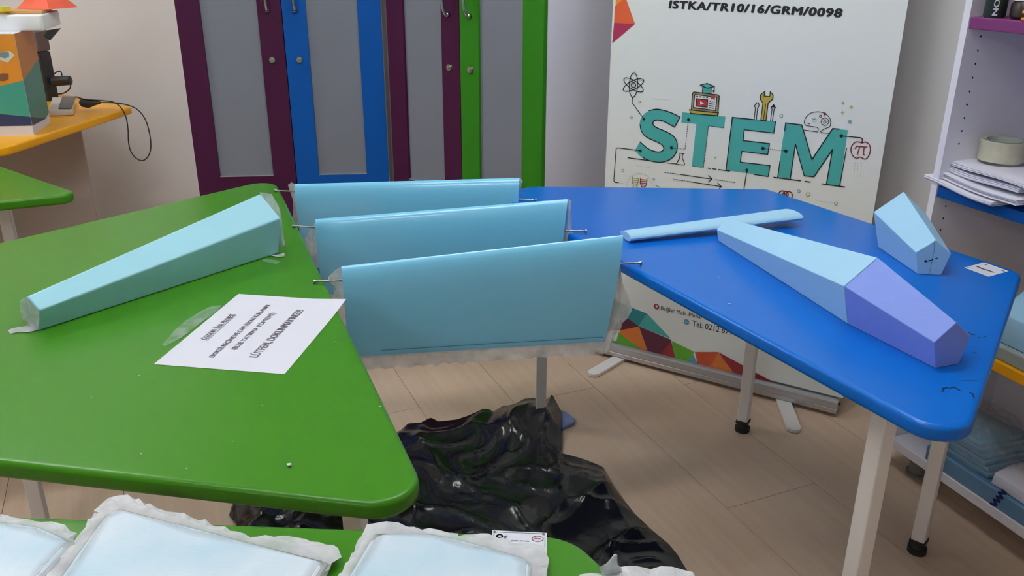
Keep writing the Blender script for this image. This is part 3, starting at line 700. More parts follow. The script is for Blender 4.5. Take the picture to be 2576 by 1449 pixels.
K(bm, ZD, [(1620, 830), (1800, 910)], 'sky', 2)
# cap and laptop
F(bm, Z7, [(945, 205), (1032, 212), (1030, 268), (940, 262)], 'teal', 2); K(bm, Z7, [(945, 200), (940, 262)]); K(bm, Z7, [(1033, 208), (1030, 268)])
F(bm, Z7, [(918, 182), (992, 163), (1066, 196), (992, 213)], 'teal', 3); K(bm, Z7, [(918, 182), (992, 163), (1066, 196), (992, 213)], lay=4, close=True); K(bm, Z7, [(1066, 196), (1062, 240)]); D(bm, Z7, (1058, 244), 3)
lap = [(852, 254), (1100, 284), (1116, 298), (1103, 472), (825, 442), (838, 268)]
F(bm, Z7, lap, 'khaki', 2); K(bm, Z7, lap, close=True, w=2.4); sc = [(862, 280), (1092, 308), (1078, 446), (848, 416)]; F(bm, Z7, sc, 'white', 3); K(bm, Z7, sc, close=True, w=2.2, lay=4)
F(bm, Z7, [(880, 322), (998, 335), (992, 412), (874, 400)], 'red', 4); K(bm, Z7, [(880, 322), (998, 335), (992, 412), (874, 400)], close=True, w=2, lay=5); F(bm, Z7, [(920, 348), (960, 371), (918, 388)], 'white', 5)
bs = [(806, 438), (1110, 472), (1094, 499), (820, 476)]; F(bm, Z7, bs, 'gold', 3); K(bm, Z7, bs, close=True, w=2.4, lay=4)
F(bm, Z7, [(1035, 283), (1075, 288), (1070, 342), (1050, 322), (1030, 332)], 'red', 5)
K(bm, Z7, [(878, 298), (1012, 314)], lay=4, w=2.4, dash=.01)
for a, b in (((1018, 352), (1070, 360)),): K(bm, Z7, [a, b], lay=4, dash=.006)
for a, b in (((1015, 375), (1068, 382)), ((1012, 396), (1065, 403)), ((1010, 417), (1062, 424))): K(bm, Z7, [a, b], lay=4, w=2.4)
# tools
for pts in ([(252, 398), (266, 272), (256, 246), (278, 212), (300, 214), (306, 246), (290, 272), (276, 400)], [(432, 415), (450, 282), (438, 262), (468, 233), (487, 265), (473, 282), (452, 418)]): K(bm, Z8, pts, w=2)
F(bm, Z8, [(440, 262), (468, 233), (486, 265)], 'ink', 3)
wr = [(372, 85), (322, 125), (320, 175), (350, 215), (325, 407), (382, 412), (407, 215), (458, 170), (462, 125), (430, 90), (425, 145), (362, 138)]
F(bm, Z8, wr, 'gold', 2); K(bm, Z8, wr, close=True, w=2.2); K(bm, Z8, [(380, 225), (355, 405)], w=1.6)
obj('drawing_print', bm, PM, bn)
# heading and address
bm = bmesh.new(); text_on(bm, 'ISTKA/TR10/16/GRM/0098', gpz, Z4(512, 56), Z4(1717, 120), .0215, .0008, ix['ink'], bold=.10, shear=.08, space=1.12); obj('heading_print', bm, PM, bn)
bm = bmesh.new()
text_on(bm, 'Bağlar Mah. Mimar Sinan C', gpz, ZA(393, 362), ZA(1800, 672), .0142, .0008, ix['ink'], bold=.0)
text_on(bm, 'Tel: 0212 679 06 0', gpz, ZA(1112, 730), ZA(2400, 1031), .0205, .0008, ix['ink'], bold=.0)
D(bm, ZA, (292, 285), 9.5, 'crimson', 2); F(bm, ZA, [(265, 262), (280, 246), (305, 246), (322, 266), (312, 300), (292, 322), (276, 300)], 'white', 3); D(bm, ZA, (293, 268), 1.8, 'crimson', 4)
D(bm, ZA, (985, 640), 9, 'sky', 2); K(bm, ZA, [(950, 625), (975, 660), (1005, 650)], 'white', 1.6, 3)
obj('address_print', bm, PM, bn)
# mosaic of coloured triangles along the foot and at the top left
bm = bmesh.new(); lo = lambda pts: [(max(u, uL + .001), v) for u, v in pts]
def FM(pts, c, lay=1): fill(bm, gpz, lo([Z2(*p) for p in pts]), lay * .0004, ix[c])
FM([(60, 470), (180, 350), (340, 420), (465, 468), (397, 568), (310, 503), (150, 600)], 'tealdark'); FM([(465, 468), (655, 668), (397, 568)], 'teal')
FM([(150, 600), (310, 503), (402, 570), (255, 602)], 'maroon', 2); FM([(402, 570), (480, 790), (240, 622), (255, 600)], 'rust', 2); FM([(238, 622), (480, 790), (380, 780), (215, 720)], 'green', 2)
FM([(402, 570), (655, 675), (690, 830), (480, 790)], 'maroon', 2); FM([(655, 692), (690, 830), (560, 800)], 'crimson', 3); FM([(662, 685), (840, 772), (800, 850), (690, 830)], 'green', 2)
FM([(832, 795), (875, 880), (785, 850)], 'sky', 3); FM([(845, 772), (1030, 772), (955, 900), (870, 880)], 'brick', 2); FM([(1030, 775), (1170, 960), (955, 900)], 'rust', 3); FM([(1030, 772), (1245, 890), (1480, 1020), (1470, 1030), (1170, 960)], 'crimson', 2)
obj('mosaic_print', bm, PM, bn); bm = bmesh.new()
def FT(pts, c): fill(bm, gpz, lo([Z4(*p) for p in pts]), .0004, ix[c])
FT([(136, -120), (190, -60), (180, 0), (136, 42)], 'amber'); FT([(180, 0), (190, -60), (272, 168), (125, 160), (130, 45)], 'orange'); FT([(125, 160), (272, 168), (112, 304)], 'magenta')
obj('mosaic_print', bm, PM, bn)

# ---------------------------------------------------------------- shelf unit on the right
F0 = Vector((1.022, 1.983, 0)); sd = Vector((.343, -.939, 0)).normalized(); se = Vector((.939, .343, 0)).normalized()
su = thing('shelf_unit', F0 + sd * .4 + se * .17, 'white open shelf unit with purple, blue and yellow shelves at the right wall', 'shelves')
srz = math.atan2(sd.y, sd.x)
def sb(bm, u0, u1, e0, e1_, z0, z1, bev=0): box(bm, F0 + sd * (u0 + u1) / 2 + se * (e0 + e1_) / 2 + Vector((0, 0, (z0 + z1) / 2)), (u1 - u0, e1_ - e0, z1 - z0), srz, bev=bev)
for u in (-.035, .86):
    bm = bmesh.new(); sb(bm, u, u + .018, 0, .35, .06, 1.9); sp = obj('side_panel', bm, M['white'], su)
    if u < 0: far_panel = sp
bm = bmesh.new(); sb(bm, -.035, .878, .35, .358, .06, 1.9); obj('back_panel', bm, M['white'], su)
for z, m_ in ((.085, 'white'), (.43, 'yellow'), (.777, 'cabblue'), (1.164, 'purple'), (1.56, 'cabgreen'), (1.9, 'white')):
    bm = bmesh.new(); sb(bm, -.016, .859, .002, .349, z - .026, z, .002); obj('shelf_board', bm, M[m_], su)
for u, e in ((.05, .05), (.80, .05), (.05, .30), (.80, .30)):
    bm = bmesh.new(); q = F0 + sd * u + se * e; cyl(bm, q, q + Vector((0, 0, .008)), .03, 20); cyl(bm, q + Vector((0, 0, .008)), q + Vector((0, 0, .059)), .023, 20)
    obj('foot', bm, mat('grey_plastic', (120, 116, 112), .5) if u == .05 and e == .05 else bpy.data.materials['grey_plastic'], su)
fpn = Plane(F0 - sd * .0168, se, (0, 0, 1))
for x, y in ((635, 190), (620, 262), (607, 332), (592, 405), (577, 476), (564, 545), (550, 614), (536, 682), (521, 748), (465, 1010), (453, 1073), (440, 1137), (425, 1198)):
    u, v = fpn.uv(2160 + x * .48316, y * .48316); bm = bmesh.new(); fill(bm, fpn, disc((u, v), .0024, n=12), .0006); obj('peg_hole', bm, M['ink'], far_panel)
UP = Vector((0, 0, 1))
# things on the shelf unit
def sheaf(label, l, r, z, th, dep=.21, curl=.01, seed=0):
    a, b = at(*l, z + th), at(*r, z + th); d = b - a; rnd = random.Random(seed)
    t = thing('paper_sheaf', Vector((a.x, a.y, z)), label, 'paper', 'papers on the blue shelf')
    n = max(2, int(th / .0025))
    for k in range(n):
        z0 = z + th * k / n; bm = bmesh.new(); G = []
        ja, jb, jd = rnd.uniform(-.006, .006), rnd.uniform(-.008, .008), rnd.uniform(-.006, .006)
        for i in range(9):
            s = i / 8; row = []
            for j in range(4):
                q = a + d * (s * (1 + jb) + ja) + se * (dep * j / 3 + jd); zz = z0 + curl * ((1 - s) ** 3) * (.4 + k / n) + .003 * math.sin(s * 5 + seed)
                row.append((q.x, q.y, zz))
            G.append(row)
        th1 = th / n * .72
        lowv = [[bm.verts.new(p) for p in row] for row in G]; hi = [[bm.verts.new((p[0], p[1], p[2] + th1)) for p in row] for row in G]
        for i in range(8):
            for j in range(3):
                bm.faces.new((hi[i][j], hi[i + 1][j], hi[i + 1][j + 1], hi[i][j + 1])); bm.faces.new((lowv[i][j], lowv[i][j + 1], lowv[i + 1][j + 1], lowv[i + 1][j]))
        for j0 in (0, 3):
            for i in range(8): bm.faces.new((lowv[i][j0], lowv[i + 1][j0], hi[i + 1][j0], hi[i][j0]))
        for i0 in (0, 8):
            for j in range(3): bm.faces.new((lowv[i0][j], lowv[i0][j + 1], hi[i0][j + 1], hi[i0][j]))
        bmesh.ops.recalc_face_normals(bm, faces=bm.faces[:])
        obj('sheet', bm, M['paper2'], t)
    return t
sheaf('lowest paper sheaf on the blue shelf, its corner sticking out furthest', (2326, 444), (2496, 508), .779, .010, .2, .003, 1)
sheaf('second lowest paper sheaf on the blue shelf', (2356, 431), (2560, 505), .793, .012, .22, .004, 2)
sheaf('second highest paper sheaf on the blue shelf', (2369, 412), (2566, 476), .810, .012, .22, .004, 3)
sheaf('topmost paper sheaf on the blue shelf, under the roll of tape', (2380, 400), (2590, 470), .828, .008, .24, .003, 4)
q = at(2516, 402, .842); tr = thing('tape_roll', q, 'wide roll of clear packing tape on the paper sheaves', 'tape')
bm = bmesh.new(); R = .050
for r0, z0 in ((.040, 0), (R, 0), (R, .048), (.040, .048)): pass
loft(bm, [[q + Vector((r0 * math.cos(a), r0 * math.sin(a), z0)) for a in [2 * math.pi * k / 40 for k in range(40)]] for r0, z0 in ((.0405, .001), (.049, .0), (R, .001), (R, .047), (.049, .048), (.0405, .047))], caps=False)
sharp(obj('tape', bm, mat('packing_tape', (196, 192, 168), .3, coat=.3, var=.18, scale=60), tr))
bm = bmesh.new(); loft(bm, [[q + Vector((r0 * math.cos(a), r0 * math.sin(a), z0)) for a in [2 * math.pi * k / 40 for k in range(40)]] for r0, z0 in ((.0405, .0), (.038, .0), (.038, .048), (.0405, .048))], caps=False)
sharp(obj('core', bm, mat('card_core', (188, 198, 188), .8), tr))
# top shelf
q = F0 + sd * .024 + se * .026; gt = thing('spray_can', Vector((q.x, q.y, 1.164)), 'dark green can with white letters on the purple shelf', 'can'); q = gt.location.copy()
bm = bmesh.new(); loft(bm, [[q + Vector((r0 * math.cos(a), r0 * math.sin(a), z0)) for a in [2 * math.pi * k / 32 for k in range(32)]] for r0, z0 in ((.020, 0), (.0225, .004), (.0225, .17), (.018, .185), (.012, .19), (.012, .21))])
sharp(obj('body', bm, mat('dark_green_tin', (30, 52, 42), .35), gt))
tc_ = (CAM - q); tc_.z = 0; tc_.normalize(); rt = Vector((-tc_.y, tc_.x, 0)); bm = bmesh.new()
cpl = Plane(q + tc_ * .0231, rt, UP); text_on(bm, 'PON', cpl, (-.0045, .050), (-.0045, .006), .0105, 0, bold=.06)
for v in bm.verts:
    u = (v.co - q).dot(rt); v.co = q + UP * (v.co.z - q.z) + rt * (math.sin(u / .0228) * .0228) + tc_ * (math.cos(u / .0228) * .0228 + .0002)
obj('lettering', bm, M['paper'], gt)
q = F0 + sd * .080 + se * .052; dj = thing('dark_jar', Vector((q.x, q.y, 1.164)), 'dark brown jar on the purple shelf beside the green can', 'jar'); q = dj.location.copy()
bm = bmesh.new(); loft(bm, [[q + Vector((r0 * math.cos(a), r0 * math.sin(a), z0)) for a in [2 * math.pi * k / 32 for k in range(32)]] for r0, z0 in ((.026, 0), (.031, .006), (.031, .03), (.026, .038))]); sharp(obj('jar_body', bm, mat('dark_brown', (46, 34, 36), .35), dj))
bm = bmesh.new(); cyl(bm, q + UP * .038, q + UP * .052, .028, 28); obj('lid', bm, M['white'], dj)
q = F0 + sd * .116 + se * .012; oc = thing('orange_clip', Vector((q.x, q.y, 1.164)), 'small orange plastic clip at the edge of the purple shelf', 'clip'); q = oc.location.copy()
om = mat('orange_plastic', (240, 150, 30), .4)
for k, (dz, sx) in enumerate(((.004, .024), (.018, .024))):
    bm = bmesh.new(); box(bm, q + UP * dz + sd * .008, (sx, .02, .006), srz, bev=.0015); obj('jaw', bm, om, oc)
bm = bmesh.new(); box(bm, q + UP * .011 + sd * .017, (.006, .02, .018), srz, bev=.0015); obj('hinge', bm, om, oc)
# yellow shelf: board and foam
o1 = bmesh.new(); sb(o1, .20, .62, .012, .28, .4305, .462, .003); o = obj('grey_board', o1, mat('grey_card', (150, 160, 158), .7), base=tuple(F0 + sd * .4 + UP * .4305)); tag(o, 'flat grey green board on the yellow shelf under the foam', 'board')
bm = bmesh.new(); P0 = F0 + sd * .40 + se * .14
loft(bm, [[F0 + sd * u + se * e + UP * z for e, z in ((.03, .4625), (.24, .4625), (.24, .56 - .0 * u), (.10, .575), (.03, .53))] for u in (.19, .60)]); bmesh.ops.bevel(bm, geom=bm.edges[:], offset=.004, segments=2, affect='EDGES', profile=.5)
o = sharp(obj('foam_offcut', bm, M['foam'], base=tuple(P0 + UP * .4625))); tag(o, 'big pale blue foam offcut on the yellow shelf', 'foam block')
# bottom shelf: wrapped foam board, bag of strips, white tray
fb = thing('wrapped_board', F0 + sd * .45 + se * .15 + UP * .0855, 'blue foam board in a plastic sleeve with dark blue scribble on the lowest shelf', 'board')
bm = bmesh.new(); sb(bm, .10, .84, .006, .30, .0862, .128, .003); obj('board', bm, mat('deep_blue_foam', (96, 140, 176), .5, coat=.4, var=.12, scale=12), fb)
spn = Plane(F0 + se * .0056, sd, UP); bm = bmesh.new()
zz = lambda x, y: spn.uv(2220 + x * .25538, 1030 + y * .25538)
stroke(bm, spn, [zz(*p_) for p_ in ((1050, 1000), (1085, 960), (1070, 930), (1120, 940), (1100, 890), (1150, 905), (1130, 860), (1180, 870), (1150, 820), (1215, 825), (1180, 795))], .007, .0006)
obj('scribble', bm, mat('blue_marker', (22, 34, 110), .6), fb)
bg_ = thing('bag_of_strips', F0 + sd * .17 + se * .09 + UP * .1285, 'clear plastic bag of blue foam strips on the lowest shelf behind the table leg', 'bag')
for k in range(6):
    bm = bmesh.new(); sb(bm, .085 + .004 * (k % 3), .27 - .008 * k, .025 + .003 * (k % 2), .16, .1292 + k * .0125, .1400 + k * .0125, .002)
    obj('foam_strip', bm, mat('strip_foam', (92, 160, 196), .6) if k == 0 else bpy.data.materials['strip_foam'], bg_)
bm = bmesh.new(); cen = F0 + sd * .18 + se * .09 + UP * .1735
bmesh.ops.create_icosphere(bm, subdivisions=4, radius=1)
for v in bm.verts:
    n = v.co.normalized(); e = lambda x: math.copysign(abs(x) ** .45, x)
    w = 1 + .10 * noise.noise(n * 3.1) + .05 * noise.noise(n * 9)
    v.co = cen + sd * (e(n.x) * .112 * w) + se * (e(n.y) * .082 * w) + UP * max(-.0445, e(n.z) * .052 * w + (.03 * max(0, n.z - .75) * 4))
obj('film_bag', bm, M['bagfilm'], bg_, smooth=True)
wt = thing('white_tray', F0 + sd * .47 + se * .12 + UP * .1285, 'white folded foam tray on the wrapped board of the lowest shelf', 'tray')
bm = bmesh.new(); loft(bm, [[F0 + sd * u + se * e + UP * z for e, z in ((.015, .129), (.24, .129), (.24, .165), (.20, .172), (.06, .168), (.02, .158))] for u in (.285, .40, .56, .68)]); bmesh.ops.bevel(bm, geom=bm.edges[:], offset=.004, segments=2, affect='EDGES', profile=.5); sharp(obj('tray_body', bm, M['paper'], wt), 40)
bm = bmesh.new(); sb(bm, .36, .62, .10, .23, .1715, .186, .004); obj('brown_pad', bm, mat('brown_card', (150, 112, 92), .8), wt)

# ---------------------------------------------------------------- things on the yellow counter
c0 = at(86, 340, T); bl = Vector((-.989, -.147, 0)); bs_ = Vector((-.26, .965, 0)).normalized(); HB = .335
cbx = thing('carton', c0 + bl * .15 + bs_ * .125, 'orange, teal and navy printed carton on the yellow table', 'box')
bm = bmesh.new(); slab(bm, [c0, c0 + bs_ * .25, c0 + bs_ * .25 + bl * .32, c0 + bl * .32], T, T + HB); obj('carton_body', bm, M['paper'], cbx)
fp_ = vert_plane(c0 + bl * .32, c0); sp_ = vert_plane(c0, c0 + bs_ * .25)
cm = [mat('carton_' + k, v, .5, var=.04) for k, v in dict(orange=(226, 146, 38), teal=(62, 158, 140), navy=(36, 52, 98), shaded_orange=(190, 118, 44), tealdark=(70, 132, 120), pale=(214, 220, 210), grey=(130, 146, 146), brown=(128, 84, 60)).items()]  # side face gets darker orange and teal, its shade put into the colour
zc = lambda pl_: (lambda x, y: pl_.uv(x * .17945, 160 + y * .17945))
def clampf(pts, w): return [(min(max(u, 0.0005), w - .0005), min(max(v, T + .001), T + HB - .001)) for u, v in pts]
va, vb_, vc_ = [fp_.uv(x * .17945, 160 + y * .17945)[1] for x, y in ((335, 238), (440, 746), (478, 868))]; BWc = .3195
bm = bmesh.new(); z = zc(fp_)
uvf = lambda q: fp_.uv(q[0] * .17945, 160 + q[1] * .17945)
L1, L2, L3 = uvf((0, 352))[1], uvf((0, 692))[1], uvf((0, 878))[1]
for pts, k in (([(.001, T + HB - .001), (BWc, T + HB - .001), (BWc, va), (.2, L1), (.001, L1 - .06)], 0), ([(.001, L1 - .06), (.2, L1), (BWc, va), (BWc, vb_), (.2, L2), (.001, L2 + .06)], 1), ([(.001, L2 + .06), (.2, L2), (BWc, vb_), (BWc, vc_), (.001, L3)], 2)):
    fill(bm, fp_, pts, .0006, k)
e_ = lambda x, y: fp_.uv(x * .1242, y * .1242)
fill(bm, fp_, [e_(*p_) for p_ in ((-180, 1060), (-60, 1035), (60, 1050), (200, 1030), (300, 1110), (170, 1265), (90, 1250), (-60, 1180))], .0012, 5); fill(bm, fp_, [e_(*p_) for p_ in ((-20, 1060), (180, 1050), (190, 1140), (100, 1180), (0, 1150))], .0018, 6)
fill(bm, fp_, [z(*p_) for p_ in ((-60, 160), (40, 135), (120, 140), (125, 215), (60, 245), (-60, 240))], .0012, 7)
obj('printed_front', bm, cm, cbx)
bm = bmesh.new(); z = zc(sp_)
s1 = sp_.uv(572 * .17945, 160)[1]; s2 = sp_.uv(640 * .17945, 160 + 772 * .17945)
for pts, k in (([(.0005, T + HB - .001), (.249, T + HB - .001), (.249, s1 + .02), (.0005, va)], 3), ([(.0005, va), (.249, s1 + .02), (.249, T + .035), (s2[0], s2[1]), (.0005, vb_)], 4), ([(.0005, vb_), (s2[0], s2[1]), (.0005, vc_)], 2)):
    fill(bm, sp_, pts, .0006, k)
obj('printed_side', bm, cm, cbx)
z1 = T + HB + .0005; tq = at(112, 78, z1)
tb = thing('foam_tray', tq + bl * .2 + bs_ * .14, 'white foam lid lying on top of the printed carton', 'tray')
bm = bmesh.new(); slab(bm, round_poly([tq, tq + bs_ * .27, tq + bs_ * .27 + bl * .42, tq + bl * .42], .012, 4), z1, z1 + .052, .006, 3); sharp(obj('tray_body', bm, mat('white_foam', (238, 240, 240), .7), tb))
z2 = z1 + .0525; lq = at(106, 35, z2)
bm = bmesh.new(); slab(bm, [lq, lq + bs_ * .15, lq + bs_ * .15 + bl * .36, lq + bl * .36], z2, z2 + .011, .002, 2); o = obj('card_lid', bm, mat('tan_card', (196, 148, 92), .7), base=tuple(lq)); tag(o, 'thin tan cardboard sheet on the white foam lid', 'card')
z3 = z2 + .0115; pq = at(112, 22, z3) + bs_ * .05
bm = bmesh.new(); n = 8; prof = [(1, 0), (.62, .035), (.42, .075), (.22, .13), (.02, .2)]
loft(bm, [[pq + Vector((math.cos(a) * r0 * .098 * (1 if k % 2 == 0 else .78), math.sin(a) * r0 * .098 * (1 if k % 2 == 0 else .78), h)) for k, a in enumerate([2 * math.pi * k / n + .5 for k in range(n)])] for r0, h in prof])
o = obj('paper_pyramid', bm, mat('coral_paper', (222, 92, 62), .6, var=.1), base=tuple(pq)); tag(o, 'coral folded pyramid standing on the tan card', 'model')
yq = at(6, 28, z3); bm = bmesh.new()
loft(bm, [[yq + Vector((r0 * math.cos(a), r0 * math.sin(a), z0)) for a in [2 * math.pi * k / 28 for k in range(28)]] + [] for r0, z0 in ((.012, 0), (.026, 0), (.026, .014), (.012, .014), (.012, 0))], caps=False)
o = sharp(obj('yellow_tape', bm, mat('yellow_tape', (222, 206, 50), .4), base=tuple(yq))); tag(o, 'small yellow tape ring at the left end of the tan card', 'tape')
# dark odds and ends behind the carton
blk = mat('black_plastic', (34, 34, 36), .45, var=.15, scale=20)
q = at(116, 252, T); q.z = T
dc = thing('black_case', q, 'dark upright case squeezed behind the printed carton', 'case')
bm = bmesh.new(); box(bm, q + UP * .101 - sp_.e1 * 0, (.09, .055, .20), -.3, bev=.006); obj('case_body', bm, blk, dc)
bm = bmesh.new(); box(bm, q + UP * .245 + Vector((-.01, 0, 0)), (.11, .07, .086), -.3, bev=.008); obj('case_top', bm, mat('taupe_plastic', (104, 88, 84), .6), dc)
bm = bmesh.new(); box(bm, q + Vector((.022, -.028, .12)), (.03, .012, .10), -.3, bev=.003); obj('front_pad', bm, M['rubber'], dc)
wp = vert_plane(q + Vector((-.2, -.06, 0)), q + Vector((.2, -.06, 0))); bm = bmesh.new()
loft(bm, [[wp.P(*wp.uv(*p_), k) for p_ in ((112, 92), (119, 76), (152, 71), (126, 101))] for k in (-.006, .006)]); obj('corner_flap', bm, blk, dc)
ap = vert_plane(q + Vector((-.1, -.02, 0)), q + Vector((.3, -.02, 0)))
ad = thing('power_adapter', ap.P(*ap.uv(160, 203)), 'black power adapter with a curled lead resting on the dark case', 'adapter')
bm = bmesh.new(); a, b = ap.P(*ap.uv(133, 205)), ap.P(*ap.uv(178, 202)); cyl(bm, a, b, .021, 16, .019); bmesh.ops.bevel(bm, geom=bm.edges[:], offset=.004, segments=2, affect='EDGES', profile=.5); obj('adapter_body', bm, blk, ad, smooth=True)
bm = bmesh.new(); tube(bm, smooth_path([ap.P(*ap.uv(*p_)) for p_ in ((176, 206), (178, 215), (174, 225), (163, 233), (152, 236), (140, 236))], 5), .0028, 8); obj('lead', bm, blk, ad, smooth=True)
bm = bmesh.new(); tube(bm, smooth_path([ap.P(*ap.uv(*p_), .01) for p_ in ((138, 186), (148, 179), (156, 180), (159, 190))], 5), .0026, 8); obj('lead', bm, blk, ad, smooth=True)
# card reader like device with cable
dp = [at(*p_, T) for p_ in ((124, 293), (186, 291), (190, 262), (134, 258))]
dv_ = thing('desk_device', sum(dp, Vector()) / 4, 'white desk device with grey pad beside the printed carton', 'device')
bm = bmesh.new(); slab(bm, round_poly(dp, .006, 3), T + .001, T + .024, .004, 2); sharp(obj('device_body', bm, mat('warm_white_plastic', (206, 198, 188), .45), dv_))
bm = bmesh.new(); slab(bm, round_poly([at(*p_, T + .024) for p_ in ((147, 275), (180, 275), (191, 246), (157, 246))], .004, 3), T + .0242, T + .030, .002, 2); sharp(obj('grey_pad', bm, mat('grey_pad', (96, 92, 92), .5), dv_))
yp = Plane((-1.5, 3.40, 0), (1, 0, 0), UP); yq_ = lambda p_: yp.P(*yp.uv(*p_))
kb = thing('plug_cable', yq_((235, 262)), 'black plug and thin cable looping down over the end of the yellow table', 'cable')
bm = bmesh.new(); loft(bm, [[yq_(p_) + Vector((0, r0 * math.cos(a), r0 * math.sin(a))) for a in [2 * math.pi * k / 12 for k in range(12)]] for p_, r0 in (((201, 258), .008), ((206, 259), .016), ((222, 262), .016), ((240, 259), .009), ((252, 258), .005))]); obj('plug', bm, blk, kb, smooth=True)
bm = bmesh.new(); tube(bm, smooth_path([yq_(p_) for p_ in ((190, 243), (215, 250), (255, 253), (285, 257), (305, 272), (317, 295), (322, 325), (323, 355), (328, 378), (340, 396), (356, 404), (369, 398), (378, 380), (379, 355), (373, 322), (363, 296), (345, 275), (320, 264), (290, 259), (252, 258))], 6), .0024, 8); obj('cable', bm, blk, kb, smooth=True)

# ---------------------------------------------------------------- black plastic bag on the floor
topc = [(577, 1300), (590, 1250), (700, 1190), (850, 1140), (1005, 1087), (1027, 1068), (1058, 1066), (1084, 1053), (1103, 1063), (1149, 1058), (1176, 1049), (1200, 1039), (1215, 1031), (1233, 1033), (1240, 1039), (1264, 1024), (1284, 1022), (1301, 1016), (1318, 1006), (1344, 1004), (1355, 1011), (1378, 1006), (1389, 995),
        (1402, 1019), (1414, 1041), (1416, 1080), (1416, 1112), (1409, 1142), (1449, 1152), (1480, 1162), (1517, 1178), (1547, 1230), (1575, 1268), (1598, 1297), (1638, 1335), (1682, 1372), (1705, 1400), (1722, 1429), (1748, 1470)]
tpz = [0] * len(topc); tpz[19:23] = [.01, .02, .03, .05]; tpz[23:28] = [.03, .012, .006, .004, .002]
TP = [at(*p_, z_) for p_, z_ in zip(topc, tpz)]
lens = [0]
for a, b in zip(TP, TP[1:]): lens.append(lens[-1] + (b - a).length)
def on_top(s):
    L = s * lens[-1]
    for i in range(len(TP) - 1):
        if L <= lens[i + 1]: return TP[i].lerp(TP[i + 1], (L - lens[i]) / (lens[i + 1] - lens[i]))
    return TP[-1]
B0, B1 = at(600, 1330, 0), Vector((.40, 1.42, 0)); BM_ = [B0, Vector((-.55, 1.35, 0)), Vector((-.2, 1.15, 0)), Vector((.15, 1.1, 0)), B1]
def on_bot(s):
    t = s * (len(BM_) - 1); i = min(int(t), len(BM_) - 2); return BM_[i].lerp(BM_[i + 1], t - i)
bm = bmesh.new(); NU, NV = 230, 130; G = []
def crease(p, f, k): return (1 - abs(noise.noise(p * f))) ** k
for i in range(NU + 1):
    s = i / NU; a, b = on_top(s), on_bot(s); row = []
    for j in range(NV + 1):
        t = j / NV; p = a.lerp(b, t); q = Vector((p.x, p.y, .37)); w = noise.noise_vector(q * 5) * .05; q2 = q + w
        env = min(1, 6 * t) * min(1, 6 * (1 - t)) * min(1, 8 * s + .15) * min(1, 8 * (1 - s) + .15)
        z_ = .004 + env * (.014 * (noise.noise(q * 3.6) + .5) + .018 * crease(q2, 4.5, 7) + .012 * crease(q2 + Vector((3, 1, 2)), 8, 9) + .007 * crease(q2, 15, 6) * max(0, noise.noise(q * 5) + .25) + .005 * crease(q2 + Vector((1, 5, 2)), 27, 5) * max(0, noise.noise(q * 7 + Vector((4, 4, 4)))) + .001 * noise.noise(q * 30))
        d = math.hypot(p.x - .06, p.y - 2.22); z_ += .07 * math.exp(-(d / .11) ** 2) * env
        d = math.hypot(p.x - .22, p.y - 1.88); z_ += .03 * math.exp(-(d / .12) ** 2) * env
        row.append(bm.verts.new((p.x, p.y, max(.003, z_ + p.z * (1 - t) ** 5))))
    G.append(row)
for i in range(NU):
    for j in range(NV): bm.faces.new((G[i][j], G[i][j + 1], G[i + 1][j + 1], G[i + 1][j]))
o = obj('plastic_bag', bm, mat('black_bin_bag', (17, 17, 19), .2, spec=.5, var=.1, bump=.12, bscale=32), base=(0, 1.75, 0), smooth=True); tag(o, 'crumpled black plastic bag spread on the floor between the tables', 'bag')
bm = bmesh.new(); fq = [at(*p_, .012) for p_ in ((1405, 1030), (1421, 1033), (1446, 1052), (1444, 1062), (1412, 1076), (1400, 1060))]; slab(bm, fq, .001, .012, .002, 2)
o = obj('foam_piece', bm, mat('grey_blue_foam', (128, 142, 190), .7), base=tuple(fq[2])); tag(o, 'small grey blue foam piece on the floor tucked under the black bag', 'foam block')

# ---------------------------------------------------------------- cloth covered wings on the nearest table
cloth = bpy.data.materials.new('cloth_over_foam'); cloth.use_nodes = True; nt = cloth.node_tree; b = nt.nodes['Principled BSDF']; b.inputs['Roughness'].default_value = .42; b.inputs['Coat Weight'].default_value = .25
tc = nt.nodes.new('ShaderNodeTexCoord'); n1 = nt.nodes.new('ShaderNodeTexNoise'); n1.inputs['Scale'].default_value = 9; n1.inputs['Detail'].default_value = 5
rp = nt.nodes.new('ShaderNodeValToRGB'); rp.color_ramp.elements[0].position = .34; rp.color_ramp.elements[1].position = .68; rp.color_ramp.elements[0].color = lin((186, 216, 232)); rp.color_ramp.elements[1].color = lin((222, 232, 242))
wv = nt.nodes.new('ShaderNodeTexWave'); wv.inputs['Scale'].default_value = 160; wv.inputs['Distortion'].default_value = 3; bp2 = nt.nodes.new('ShaderNodeBump'); bp2.inputs['Strength'].default_value = .08; bp2.inputs['Distance'].default_value = .002
nt.links.new(tc.outputs['Object'], n1.inputs['Vector']); nt.links.new(tc.outputs['Object'], wv.inputs['Vector']); nt.links.new(n1.outputs['Fac'], rp.inputs[0]); nt.links.new(rp.outputs[0], b.inputs['Base Color']); nt.links.new(wv.outputs['Fac'], bp2.inputs['Height']); nt.links.new(bp2.outputs['Normal'], b.inputs['Normal'])
M['hem'] = film_mat('glass_cloth_hem', (206, 208, 211), .95, .5, .08)
_n = M['hem'].node_tree; _b = _n.nodes['Principled BSDF']; _src = _b.inputs['Alpha'].links[0].from_socket
_at = _n.nodes.new('ShaderNodeAttribute'); _at.attribute_name = 'cover'; _mu = _n.nodes.new('ShaderNodeMath'); _mu.operation = 'MULTIPLY'
_n.links.new(_src, _mu.inputs[0]); _n.links.new(_at.outputs['Fac'], _mu.inputs[1]); _n.links.new(_mu.outputs[0], _b.inputs['Alpha'])
